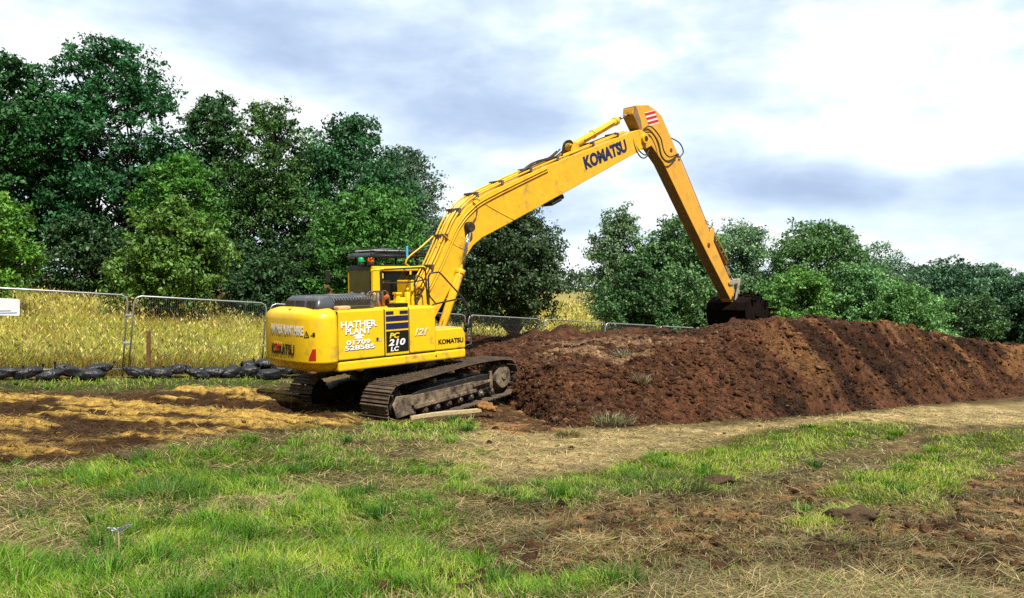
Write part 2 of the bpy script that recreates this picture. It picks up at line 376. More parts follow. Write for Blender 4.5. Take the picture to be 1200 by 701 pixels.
Z_TAN = [(-0.66, 14.28), (1.65, 14.36), (5.93, 17.2), (14.17, 24.66), (25.49, 31.68), (16.75, 20.82), (12.31, 19.48), (8.25, 17.94), (4.23, 14.72), (1.15, 10.04), (-0.39, 8.4), (-1.15, 9.98)]
Z_SOIL1 = [(-0.8, 5.38), (0.0, 6.08), (0.81, 7.08), (2.78, 8.06), (2.74, 6.62), (6.65, 11.12), (10.41, 13.94), (3.41, 4.56), (2.15, 4.68), (0.92, 4.98), (0.0, 4.48), (-0.86, 4.16)]
Z_SOIL2 = [(-0.33, 7.18), (0.91, 7.88), (2.64, 8.82), (4.28, 10.34), (4.78, 10.14), (2.8, 7.38), (1.68, 7.3), (0.0, 6.4)]
Z_SOIL3 = [(-.98, 17.78), (-.49, 21.2), (.24, 21.18), (1.18, 14.64), (0, 13.66), (-.66, 14.4)]
def cover(x, y):
    """weights of green grass, straw, red soil, tan track at a ground point"""
    g1 = pmask(x, y, Z_GREEN_L, .5, .9, 11, .8); g2 = pmask(x, y, Z_SWATH1, .25, .45, 12, 1.2); g3 = pmask(x, y, Z_SWATH2, .25, .5, 13, 1.2)
    g4 = pmask(x, y, Z_VERGE, .2, .3, 14, 1.5); g5 = pmask(x, y, Z_TRACKG, .25, .3, 15, 1.5); g6 = pmask(x, y, Z_BOTTOM, .3, .5, 16, 1.2)
    patch = sstep(-.22, .16, fbm(x * .75, y * 1.1, 31, 4))
    green = np.maximum.reduce([g1 * (.26 + .74 * patch), g2, g3, g4, g5, g6 * patch])
    straw = pmask(x, y, Z_STRAW, .35, .6, 17, .9) * (1 - g4)
    tan = pmask(x, y, Z_TAN, .4, .4, 18, .9) * (1 - np.maximum(g2, g3))
    soil = np.maximum(pmask(x, y, Z_SOIL1, .3, .7, 19, 1.1), pmask(x, y, Z_SOIL2, .25, .6, 20, 1.3) * .8) * (1 - .9 * np.maximum(g2, g3)) * sstep(-.55, -.12, fbm(x * 1.3, y * 2.0, 33, 4))
    s3 = pmask(x, y, Z_SOIL3, .2, .3, 21, 1.3); soil = np.maximum(soil, s3); green = green * (1 - s3); tan = tan * (1 - s3)
    return green, straw, soil, tan
def micro(x, y):
    """small real relief: ruts, clods and matted turf"""
    g, s, so, ta = cover(x, y)
    near = sstep(60, 20, y)
    h = .035 * fbm(x * .8, y * .9, 41, 4) + .012 * fbm(x * 5, y * 5, 42, 3)
    # matted straw lies in rolls roughly across the view
    xr = x * .93 + y * .18; yr = y - .16 * x
    roll = fbm(xr * .55, yr * 2.3, 43, 5)
    h = h + s * (.27 * roll + .05 * fbm(x * 6, y * 8, 44, 3))
    h = h + so * (.06 * fbm(x * 3, y * 3.6, 45, 5) - .03)
    h = h + ta * (.035 * fbm((x - .3 * y) * .8, (y + .3 * x) * 4.5, 46, 5) + .012 * fbm(x * 7, y * 7, 49, 2)) + g * .03 * np.abs(fbm(x * 2, y * 2, 47, 3))
    return h * near
def Hf(x, y): return Hbase(x, y) + micro(x, y)
def gcol(x, y):
    g, s, so, ta = cover(x, y); n = fbm(x * 1.7, y * 2.3, 51, 5)[..., None]; n2 = fbm(x * 7, y * 9, 52, 3)[..., None]
    A = lambda *c: np.array(c)
    base = A(.11, .075, .028) * (1 + .7 * n) + A(.05, .04, .015) * n2
    ef = efence(x, y)
    fieldc = A(.27, .22, .06) * (1 + .35 * n); bm_ = sstep(.1, -.3, ef)[..., None]
    q_ = x * .75 - y * .66; p_ = x * .66 + y * .75; st = fbm(q_ * 3.2, p_ * .45, 54, 4)[..., None]
    base = base * (1 + .9 * np.clip(st, -.6, .6))
    c = base
    c = c * (1 - ta[..., None]) + ta[..., None] * (A(.33, .25, .11) * (1 + .65 * n + .45 * n2 + .5 * fbm((x - .3 * y) * .7, (y + .3 * x) * 4, 53, 4)[..., None]))
    roll = fbm((x * .93 + y * .18) * .55, (y - .16 * x) * 2.3, 43, 5)[..., None]
    sc = np.where(roll > .20, A(.33, .21, .05), A(.045, .022, .007)) * (1 + .4 * n2) * (.75 + .5 * sstep(-.3, .3, roll))
    c = c * (1 - s[..., None]) + s[..., None] * sc
    c = c * (1 - so[..., None]) + so[..., None] * (A(.085, .040, .016) * (1 + .5 * n2 + .6 * st) * (1 - sstep(-.05, .35, n + .4 * n2)) + A(.30, .155, .062) * (1 + .4 * n2) * sstep(-.05, .35, n + .4 * n2))
    c = c * (1 - .7 * g[..., None]) + .7 * g[..., None] * A(.035, .050, .012) * (1 + .4 * n)
    c = c * (1 - bm_) + bm_ * fieldc
    return np.clip(c, .003, .8)

def axis(lo, hi, step, far0, far1, grow=1.18):
    a = list(np.arange(lo, hi, step)); d = step
    v = a[-1]
    while v < far1: d *= grow; v += d; a.append(v)
    d = step; v = lo; pre = []
    while v > far0: d *= grow; v -= d; pre.append(v)
    return np.array(pre[::-1] + a)
gx = axis(-13, 14, .055, -3000, 3000); gy = axis(3.2, 22, .055, -400, 4500)
GX, GY = np.meshgrid(gx, gy); nx, ny = len(gx), len(gy)
GZ = Hf(GX, GY)
far = np.hypot(GX, GY)
GZ = np.where(far > 150, GZ * np.clip(1 - (far - 150) / 900, 0, 1) + .4 * np.clip((far - 150) / 900, 0, 1), GZ)
idx = np.arange(nx * ny).reshape(ny, nx)
quads = np.stack([idx[:-1, :-1], idx[:-1, 1:], idx[1:, 1:], idx[1:, :-1]], -1).reshape(-1, 4)
me = np_mesh('ground', np.stack([GX, GY, GZ], -1).reshape(-1, 3), quads, 4, gcol(GX, GY).reshape(-1, 3), True)
tag(link('ground', me, M_ground), kind='structure')

# ------------------------------------------------------------------ the soil heap
HU = np.array([-.085, -.05, -.02, .02, .06, .115, .185, .245, .31, .36, .415, .47, .52, .565, .62, .69, .80, .92])
#     toe distance / front crest distance, height / mid / back crest / back toe
HZ0 = np.array([20.6, 20.0, 19.3, 16.9, 14.9, 14.9, 15.6, 16.4, 17.4, 18.3, 19.6, 21.4, 23.2, 25.2, 27.3, 30.0, 33.5, 37.])
HZ1 = np.array([21.4, 20.9, 20.2, 19.0, 18.0, 18.0, 18.6, 20.2, 21.6, 22.6, 23.8, 25.6, 27.3, 29.0, 30.8, 33.4, 36.9, 40.])
HP1 = np.array([408., 414, 418, 428, 433, 426, 418, 401, 384, 381, 382, 384, 386, 392, 402, 409, 413, 417])   # image rows, used as slope ratios
HZ2 = HZ1 + 2.4
HP2 = np.array([402., 403, 404, 408, 409, 407, 403, 394, 379, 377, 379, 382, 384, 391, 401, 408, 412, 416])
HZ3 = HZ1 + np.array([4.6, 4.6, 5, 5.6, 6.0, 6.0, 5.8, 5.4, 4.8, 4.4, 4., 4., 4., 4., 4., 4., 4., 4.])
HP3 = np.array([394., 391, 390, 388, 386, 385, 386, 384, 378, 377, 379, 382, 385, 392, 402, 409, 413, 417])
def slope_h(p, Z): return 2.75 - (p - 337) / 870 * Z
nu, nv = 900, 250
uu = np.linspace(-.085, .92, nu); 
def cub(xs, ys, x):
    xs = np.asarray(xs, float); ys = np.asarray(ys, float); m = np.gradient(ys, xs); i = np.clip(np.searchsorted(xs, x) - 1, 0, len(xs) - 2)
    h_ = xs[i + 1] - xs[i]; t = (x - xs[i]) / h_
    return (2*t**3-3*t**2+1)*ys[i] + (t**3-2*t**2+t)*h_*m[i] + (-2*t**3+3*t**2)*ys[i+1] + (t**3-t**2)*h_*m[i+1]
z0 = cub(HU, HZ0, uu); z1 = cub(HU, HZ1, uu); z2 = cub(HU, HZ2, uu); z3 = cub(HU, HZ3, uu)
h1 = slope_h(cub(HU, HP1, uu), z1); h2 = slope_h(cub(HU, HP2, uu), z2); h3 = slope_h(cub(HU, HP3, uu), z3)
z4 = z3 + 3.2
h0 = Hbase(uu * z0, z0) - .12; h4 = Hbase(uu * z4, z4) - .5
vv = np.linspace(0, 1, nv) ; vv = np.where(vv < .55, vv / .55 * .42, .42 + (vv - .55) / .45 * .58)   # denser on the near face
K = [0, .42, .60, .80, 1.0]
def prof(v):
    Zs = [z0, z1, z2, z3, z4]; Hs = [h0, h1, h2, h3, h4]
    for k in range(4):
        if v <= K[k + 1] + 1e-9:
            t = (v - K[k]) / (K[k + 1] - K[k]); Y = Zs[k] * (1 - t) + Zs[k + 1] * t
            # rounded shoulders
            return Y, Hs[k] * (1 - t) + Hs[k + 1] * t
PY = np.zeros((nv, nu)); PZ = np.zeros((nv, nu))
for j, v in enumerate(vv): PY[j], PZ[j] = prof(float(v))
# smooth the crest lines a little
for _ in range(8): PZ[1:-1] = (PZ[:-2] + 2 * PZ[1:-1] + PZ[2:]) / 4
PX = uu[None, :] * PY
inner = sstep(0, .12, vv)[:, None] * sstep(1, .9, vv)[:, None]
face = (sstep(.02, .1, vv) * sstep(.50, .38, vv))[:, None]
lumps = fbm(PX * .75, PY * .75, 61, 5) * .20 + fbm(PX * 2.6, PY * 2.6, 62, 4) * .10 + (np.abs(fbm(PX * 7, PY * 7, 63, 3)) - .2) * .07
right = sstep(.28, .42, uu)[None, :]
along = uu[None, :] * 30 + (vv[:, None] * 6.5) + 1.1 * fbm(uu[None] * 11 + 0 * PX, vv[:, None] * 2.5, 60, 4)           # rills run obliquely down the bucket-shaped face
rill = 1 - 2.6 * np.abs(fbm(along * 1.1, vv[:, None] * 1.6 + uu[None] * 2, 64, 3)) + .25 * fbm(along * 2.5, vv[:, None] * 2, 69, 3) - .45
rill2 = fbm(along * 4.2, vv[:, None] * 3.0 + uu[None] * 3, 65, 3)
PZ = PZ + inner * lumps * (1.1 + .5 * right) + face * (rill * (.04 + .17 * right) * (.35 + 1.1 * sstep(-.3, .35, fbm(uu[None] * 9 + 0 * PX, vv[:, None] * 2, 59, 2))) + rill2 * (.04 + .13 * right))
crest = np.exp(-((vv[:, None] - .44) / .05) ** 2)
PZ = PZ + crest * (.12 + .26 * right) * fbm(uu[None] * 42 + 0 * PX, vv[:, None] * 3, 66, 4)
bc = np.exp(-((vv[:, None] - .80) / .05) ** 2) * (1 - right)
PZ = PZ + bc * .28 * fbm(uu[None] * 30 + 0 * PX, vv[:, None] * 3, 67, 4) + bc * .16 * np.exp(-((uu[None] - .075) / .018) ** 2)
PX = PX + face * .05 * fbm(PX * 4, PZ * 6, 68, 3)
A = lambda *c: np.array(c)
nA = fbm(PX * .6, PY * .6 + PZ, 71, 5)[..., None]; nB = fbm(PX * 3.2, PY * 3.2 + PZ * 2, 72, 4)[..., None]; nC = fbm(PX * 12, PY * 12 + PZ * 9, 73, 3)[..., None]
sc = A(.080, .033, .0150) * (1 + .6 * nA + .6 * nB + .5 * nC)
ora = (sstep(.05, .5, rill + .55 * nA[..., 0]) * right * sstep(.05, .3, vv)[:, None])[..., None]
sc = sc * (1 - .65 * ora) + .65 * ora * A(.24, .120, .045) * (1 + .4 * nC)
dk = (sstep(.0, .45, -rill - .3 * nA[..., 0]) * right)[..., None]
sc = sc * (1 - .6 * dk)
# pale trampled clay on the shelf of the left half
shelf = (sstep(.43, .48, vv) * sstep(.75, .62, vv))[:, None] * sstep(.02, .06, uu)[None] * sstep(.26, .18, uu)[None]
sh = (shelf * sstep(-.25, .12, fbm(PX * 1.1 + PY * .6, PY * 2.2, 74, 4) - .08))[..., None]
sc = sc * (1 - .8 * sh) + .8 * sh * A(.31, .19, .10) * (1 + .4 * nC)
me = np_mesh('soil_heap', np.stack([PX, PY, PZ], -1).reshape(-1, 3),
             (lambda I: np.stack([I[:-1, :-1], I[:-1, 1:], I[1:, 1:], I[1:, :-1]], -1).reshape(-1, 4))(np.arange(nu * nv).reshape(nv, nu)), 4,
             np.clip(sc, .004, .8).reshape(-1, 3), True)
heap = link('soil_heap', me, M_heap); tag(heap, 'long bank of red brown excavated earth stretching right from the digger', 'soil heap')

def clods(name, P, R, col, seed, m, parent=None):
    """irregular lumps of earth merged to one mesh"""
    t = bmesh.new(); bmesh.ops.create_icosphere(t, subdivisions=1, radius=1)
    bv = np.array([v.co[:] for v in t.verts]); bf = np.array([[v.index for v in f_.verts] for f_ in t.faces]); t.free()
    r = np.random.default_rng(seed); n = len(P); nvv = len(bv)
    k = 1 + .38 * (r.random((n, nvv)) - .5) * 2; s = .6 + .7 * r.random((n, 1, 3)); s[..., 2] *= .75
    a = r.random(n) * 6.283; ca, sa = np.cos(a), np.sin(a)
    V = bv[None] * k[..., None] * s * R[:, None, None]
    V = np.stack([V[..., 0] * ca[:, None] - V[..., 1] * sa[:, None], V[..., 0] * sa[:, None] + V[..., 1] * ca[:, None], V[..., 2]], -1) + P[:, None]
    Fc = (bf[None] + (np.arange(n) * nvv)[:, None, None]).reshape(-1, 3)
    me = np_mesh(name, V.reshape(-1, 3), Fc, 3, np.repeat(col, nvv, 0))
    return link(name, me, m, parent)
nc = 24000
ji = (rng.random(nc) ** .8 * (nv * .8)).astype(int); ii = rng.integers(0, nu, nc)
Pc = np.stack([PX, PY, PZ], -1)[ji, ii] + rng.normal(0, .02, (nc, 3)) * [1, 1, 0]
Rc = .010 + .085 * rng.random(nc) ** 7 + .022 * rng.random(nc); Cc = sc[ji, ii] * (.45 + 1.2 * rng.random((nc, 1))); Cc = np.where(rng.random((nc, 1)) < .012, A(.18, .13, .08), Cc)
tag(clods('earth_clods', Pc, Rc, np.clip(Cc, .004, .6), 5, M_heap, heap), kind='stuff')

# ------------------------------------------------------------------ grass, straw, weeds (numpy blades)
def blades(P, hgt, wid, az_, tilt, bend, col):
    """P (n,3) roots; each blade has a base pair, a middle pair and a tip"""
    n = len(P); d = np.stack([np.cos(az_), np.sin(az_)], -1); s = np.stack([-d[:, 1], d[:, 0]], -1)
    ra = rng.random(n) * 6.283; s2 = np.stack([np.cos(ra), np.sin(ra)], -1)
    def pt(fr, tl):
        return np.concatenate([P[:, :2] + d * (np.sin(tl) * hgt * fr)[:, None], (P[:, 2] + np.cos(tl) * hgt * fr)[:, None]], 1)
    m = pt(.55, tilt); tip = m + np.concatenate([d * (np.sin(tilt + bend) * hgt * .5)[:, None], (np.cos(tilt + bend) * hgt * .5)[:, None]], 1)
    W = np.concatenate([s2 * (wid / 2)[:, None], np.zeros((n, 1))], 1)
    V = np.stack([P - W, P + W, m + W * .8, m - W * .8, tip], 1).reshape(-1, 3)
    b = (np.arange(n) * 5)[:, None]
    Fc = np.concatenate([b + [0, 1, 2], b + [0, 2, 3], b + [3, 2, 4]], 1).reshape(-1, 3)
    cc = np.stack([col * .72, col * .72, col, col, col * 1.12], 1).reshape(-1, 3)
    return V, Fc, cc
def blade_obj(name, parts, m=None, parent=None):
    V = []; Fs = []; Cs = []; o = 0
    for v, f_, c in parts: V.append(v); Fs.append(f_ + o); Cs.append(c); o += len(v)
    return link(name, np_mesh(name, np.concatenate(V), np.concatenate(Fs), 3, np.clip(np.concatenate(Cs), .003, .9)), m or M_grass, parent)
def scatter_view(n, ymin, ymax, umin=-.92, umax=.92, pw=1.0):
    """roots spread over the near field, denser close by"""
    t = rng.random(n); inv = 1 / ymin + (1 / ymax - 1 / ymin) * t ** pw; Y = 1 / inv
    return (umin + (umax - umin) * rng.random(n)) * Y, Y
def fleck_field():
    m = 15000; j = (rng.random(m) ** .9 * nv * .8).astype(int); i = rng.integers(0, nu, m)
    P = np.stack([PX, PY, PZ], -1)[j, i] + [0, 0, .012]; t = rng.random((m, 1))
    return blades(P, .05 + .12 * rng.random(m) ** 2, .010 + .012 * rng.random(m), rng.random(m) * 6.283, 1.1 + .4 * rng.random(m), rng.normal(0, .5, m), A(.13, .07, .035) * (1 - t ** 2) + A(.48, .37, .24) * t ** 2)
tag(blade_obj('root_litter', [fleck_field()], None, heap), kind='stuff')
def onheap(x, y):
    u_ = x / y; return (u_ > -.06) & (y > np.interp(u_, HU, HZ0) + .1) & (y < np.interp(u_, HU, HZ3) + 3)
# living grass
x, y = scatter_view(590000, 3.3, 24)
g, s_, so, ta = cover(x, y)
cl = sstep(-.25, .35, fbm(x * 2.6, y * 2.6, 81, 3)); keep = (rng.random(len(x)) < (g * (np.where(x > .4, .5, .15) + np.where(x > .4, .5, .85) * cl) * 1.05 + .17 * (1 - .55 * so) * (1 - s_) + .04 * ta)) & ~onheap(x, y) & (efence(x, y) > .15)
x, y, g, cl, so = x[keep], y[keep], g[keep], cl[keep], so[keep]; n = len(x)
P = np.stack([x, y, Hf(x, y) - .008], -1)
hg = (.025 + .06 * rng.random(n) + .085 * cl * rng.random(n)) * (.6 + .6 * g) * (1 + .02 * (y - 5)); wd = (.0035 + .003 * rng.random(n)) * np.maximum(1, y / 6.0)
t = rng.random((n, 1)); hue = fbm(x * .6, y * .6, 82, 3)[:, None]
col = A(.045, .15, .006) * (1 - t) + A(.29, .46, .018) * t
col = col * (1 + .35 * hue) + np.maximum(hue, 0) * A(.08, .03, 0) + (x > 2.4)[:, None] * A(.05, .03, 0)
dry = (rng.random(n) < .15 + .3 * (1 - g))[:, None]; col = np.where(dry, A(.52, .42, .17) * (.6 + .6 * rng.random((n, 1))), col)
leanaz = fbm(x * .5, y * .5, 83, 2) * 6 + rng.normal(0, .9, n)
p1 = blades(P, hg, wd, leanaz, .25 + .75 * rng.random(n), .3 + .9 * rng.random(n), col)
# coarse tufts
nt_ = 520; tx, ty = scatter_view(nt_ * 6, 3.6, 17); gg = cover(tx, ty)[0]; kk = (rng.random(len(tx)) < gg * .4) & ~onheap(tx, ty) & (efence(tx, ty) > .3); tx, ty = tx[kk][:nt_], ty[kk][:nt_]
ti = np.repeat(np.arange(len(tx)), 70); a = rng.random(len(ti)) * 6.283; r = rng.random(len(ti)) ** .7 * (.05 + .10 * rng.random(len(tx)))[ti]
x = tx[ti] + np.cos(a) * r; y = ty[ti] + np.sin(a) * r; n = len(x)
P = np.stack([x, y, Hf(x, y) - .01], -1); sz = (.10 + .14 * rng.random(len(tx)))[ti]
tc_ = rng.random((len(tx), 1))[ti]; col = (A(.03, .13, .006) * (1 - tc_) + A(.16, .34, .02) * tc_) * (.7 + .6 * rng.random((n, 1)))
p2 = blades(P, sz * (.6 + .5 * rng.random(n)), .005 * np.maximum(1, y / 6) * np.ones(n), a, .1 + .6 * rng.random(n), .3 + .9 * rng.random(n), col)
# dead brown tufts on the churned strips
tx, ty = scatter_view(3600, 3.8, 20); cv_ = cover(tx, ty); kk = (rng.random(len(tx)) < .10 + .45 * cv_[2] + .12 * cv_[1]) & ~onheap(tx, ty) & (efence(tx, ty) > .4); tx, ty = tx[kk], ty[kk]
ti = np.repeat(np.arange(len(tx)), 40); a = rng.random(len(ti)) * 6.283; r = rng.random(len(ti)) ** .7 * (.04 + .14 * rng.random(len(tx)))[ti]
x = tx[ti] + np.cos(a) * r * 1.5; y = ty[ti] + np.sin(a) * r; n = len(x); P = np.stack([x, y, Hf(x, y) - .01], -1); t = rng.random((n, 1)) ** 1.6
p2b = blades(P, (.05 + .07 * rng.random(len(tx)))[ti] * (.5 + .7 * rng.random(n)), .006 * np.maximum(1, y / 7) * np.ones(n), a, .3 + .9 * rng.random(n), .2 + .9 * rng.random(n), A(.035, .022, .008) * (1 - t) + A(.24, .17, .06) * t)
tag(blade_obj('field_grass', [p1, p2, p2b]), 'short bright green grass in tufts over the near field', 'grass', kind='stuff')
# dry cut grass and straw lying flat
x, y = scatter_view(375000, 3.3, 24)
g, s_, so, ta = cover(x, y); keep = (rng.random(len(x)) < (.36 + .35 * s_ + .42 * ta - .20 * so - .22 * g)) & ~onheap(x, y) & (efence(x, y) > .1)
x, y, s_, ta, so = x[keep], y[keep], s_[keep], ta[keep], so[keep]; n = len(x)
roll = fbm((x * .93 + y * .18) * .55, (y - .16 * x) * 2.3, 43, 5)
P = np.stack([x, y, Hf(x, y) + .006 + .02 * rng.random(n)], -1)
t = rng.random((n, 1)); b0 = A(.17, .11, .035) * (1 - t ** 1.5) + A(.72, .58, .30) * t ** 1.5
sw = A(.72, .47, .11) * (.25 + 1.0 * t); swd = A(.13, .062, .014) * (.2 + 1.2 * t); rs = sstep(.10, .48, roll + .25 * fbm(x * 5, y * 7, 48, 3))[:, None]
col = b0 * (1 - s_[:, None]) + s_[:, None] * (sw * rs + swd * (1 - rs))
stk = fbm((x * .75 - y * .66) * 3.2, (x * .66 + y * .75) * .45, 54, 4)[:, None]; col = col * (1 - .35 * so[:, None]) * (1 + .8 * np.clip(stk, -.5, .5) * (1 - s_[:, None]))
grn = (rng.random(n) < .25 * (1 - s_) * (1 - ta))[:, None]; col = np.where(grn, A(.13, .16, .03), col)
p3 = blades(P, (.07 + .16 * rng.random(n)), (.004 + .003 * rng.random(n)) * np.maximum(1, y / 6), rng.normal(0, .9, n) + PI * (rng.random(n) < .5), 1.25 + .3 * rng.random(n), -.2 + .5 * rng.random(n), col)
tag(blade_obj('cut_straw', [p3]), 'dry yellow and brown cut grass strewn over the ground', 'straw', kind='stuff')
# clods on the bare patches
x, y = scatter_view(26000, 3.6, 22); g, s_, so, ta = cover(x, y); keep = (rng.random(len(x)) < so * .8 + .12 * s_ + .03 + .12 * ta) & ~onheap(x, y) & (efence(x, y) > .3)
x, y = x[keep], y[keep]; n = len(x); R = .008 + .022 * rng.random(n) ** 2 + .045 * rng.random(n) ** 14
P = np.stack([x, y, Hf(x, y) + R * .3], -1)
tag(clods('loose_earth', P, R, A(.10, .048, .022) * (.4 + 1.1 * rng.random((n, 1))), 9, M_heap), 'small brown crumbs of soil scattered on the bare patches', 'soil', kind='stuff')
# tall dry grass beyond the fence
nn = 330000; t = rng.random(nn); ef = -.12 - 34 * t ** 1.7; al = -16 + 78 * rng.random(nn)
x = -9.61 + al * .75 + ef * .66; y = 18.5 + al * .66 - ef * .75
keep = (y > 8) & (np.abs(x / y) < .9) & ~((al > 14) & (rng.random(nn) < .35)); x, y, ef = x[keep], y[keep], ef[keep]; n = len(x)
P = np.stack([x, y, Hf(x, y) - .02], -1); hn = fbm(x * .35, y * .35, 91, 4); hn2 = fbm(x * 1.4, y * 1.4, 92, 3)
t = rng.random((n, 1)); col = A(.36, .31, .035) * (1 - t) + A(.68, .60, .11) * t
col = col * (1 + .6 * hn2[:, None]) ; gr = sstep(-.25, .3, hn + .3 * hn2)[:, None]; col = col * (1 - .55 * gr) + .55 * gr * A(.40, .50, .06)
edge = sstep(-1.6, -.1, ef)[:, None]; br = edge * (rng.random((n, 1)) < .45); col = col * (1 - br) + br * A(.30, .14, .035)
p4 = blades(P, (.42 + .35 * rng.random(n)) * (1 + .35 * hn) * (1 - .25 * sstep(-.4, -.1, ef)), (.010 + .007 * rng.random(n)) * np.maximum(1, y / 20), fbm(x * .3, y * .3, 93, 2) * 5 + rng.normal(0, 1.5, n), .05 + .45 * rng.random(n), .2 + .7 * rng.random(n), col)
ks = rng.random(n) < .22; Ph = P[ks] + np.stack([rng.normal(0, .08, ks.sum()), rng.normal(0, .08, ks.sum()), .40 + .35 * rng.random(ks.sum())], -1); m_ = len(Ph)
Ls = .035 * (1 + rng.random(m_)) * np.maximum(1, Ph[:, 1] / 24); ra = rng.random(m_) * 6.283; sx_ = np.stack([np.cos(ra), np.sin(ra), 0 * ra], -1) * (Ls * .35)[:, None]; up__ = np.stack([rng.normal(0, .5, m_), rng.normal(0, .5, m_), np.ones(m_)], -1) * Ls[:, None]
Vh = np.stack([Ph - up__, Ph + sx_, Ph + up__, Ph - sx_, Ph], 1).reshape(-1, 3); bb = (np.arange(m_) * 5)[:, None]; Fh = np.concatenate([bb + [0, 1, 2], bb + [0, 2, 3]], 1).reshape(-1, 3)
Ch = np.repeat(np.where(rng.random((m_, 1)) < .25, A(.34, .20, .07), A(.64, .56, .17)) * (.55 + .8 * rng.random((m_, 1))), 5, 0); p5 = (Vh, Fh, Ch)
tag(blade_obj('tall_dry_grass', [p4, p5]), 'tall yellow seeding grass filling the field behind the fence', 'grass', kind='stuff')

def weed(name, X, Y, Z, n, hgt, spread, colA, colB, label, cat, group=None, w=.012):
    a = rng.random(n) * 6.283; r = spread * rng.random(n) ** .6
    P = np.stack([X + np.cos(a) * r, Y + np.sin(a) * r, Z - .02 + 0 * a], -1); t = rng.random((n, 1))
    o = blade_obj(name, [blades(P, hgt * (.5 + .6 * rng.random(n)), w * (.7 + .6 * rng.random(n)), a + rng.normal(0, .4, n), .15 + .9 * rng.random(n), .3 + .6 * rng.random(n), A(*colA) * (1 - t) + A(*colB) * t)])
    return tag(o, label, cat, group)
def heap_z(X, Y):
    d = (PX - X) ** 2 + (PY - Y) ** 2; k = np.unravel_index(np.argmin(d), d.shape); return float(PZ[k])
# ------------------------------------------------------------------ trees
def leaf_cloud(Pts, size, up, colr, r):
    n = len(Pts); nrm = r.normal(0, 1, (n, 3)); nrm = nrm / np.linalg.norm(nrm, axis=1)[:, None] + up * .55; nrm /= np.linalg.norm(nrm, axis=1)[:, None]
    t = r.normal(0, 1, (n, 3)); t[:, 2] -= .5; t -= nrm * (t * nrm).sum(1)[:, None]; t /= np.linalg.norm(t, axis=1)[:, None]; b = np.cross(nrm, t)
    Ls = size * (.6 + .8 * r.random(n)); Wd = Ls * (.38 + .22 * r.random(n)); k = nrm * (Ls * .12)[:, None]
    V = np.stack([Pts - t * Ls[:, None] * .5, Pts + b * Wd[:, None] * .5 + k, Pts + t * Ls[:, None] * .5, Pts - b * Wd[:, None] * .5 + k], 1).reshape(-1, 3)
    Fc = (np.arange(n) * 4)[:, None] + np.arange(4); return V, Fc, np.repeat(colr, 4, 0)
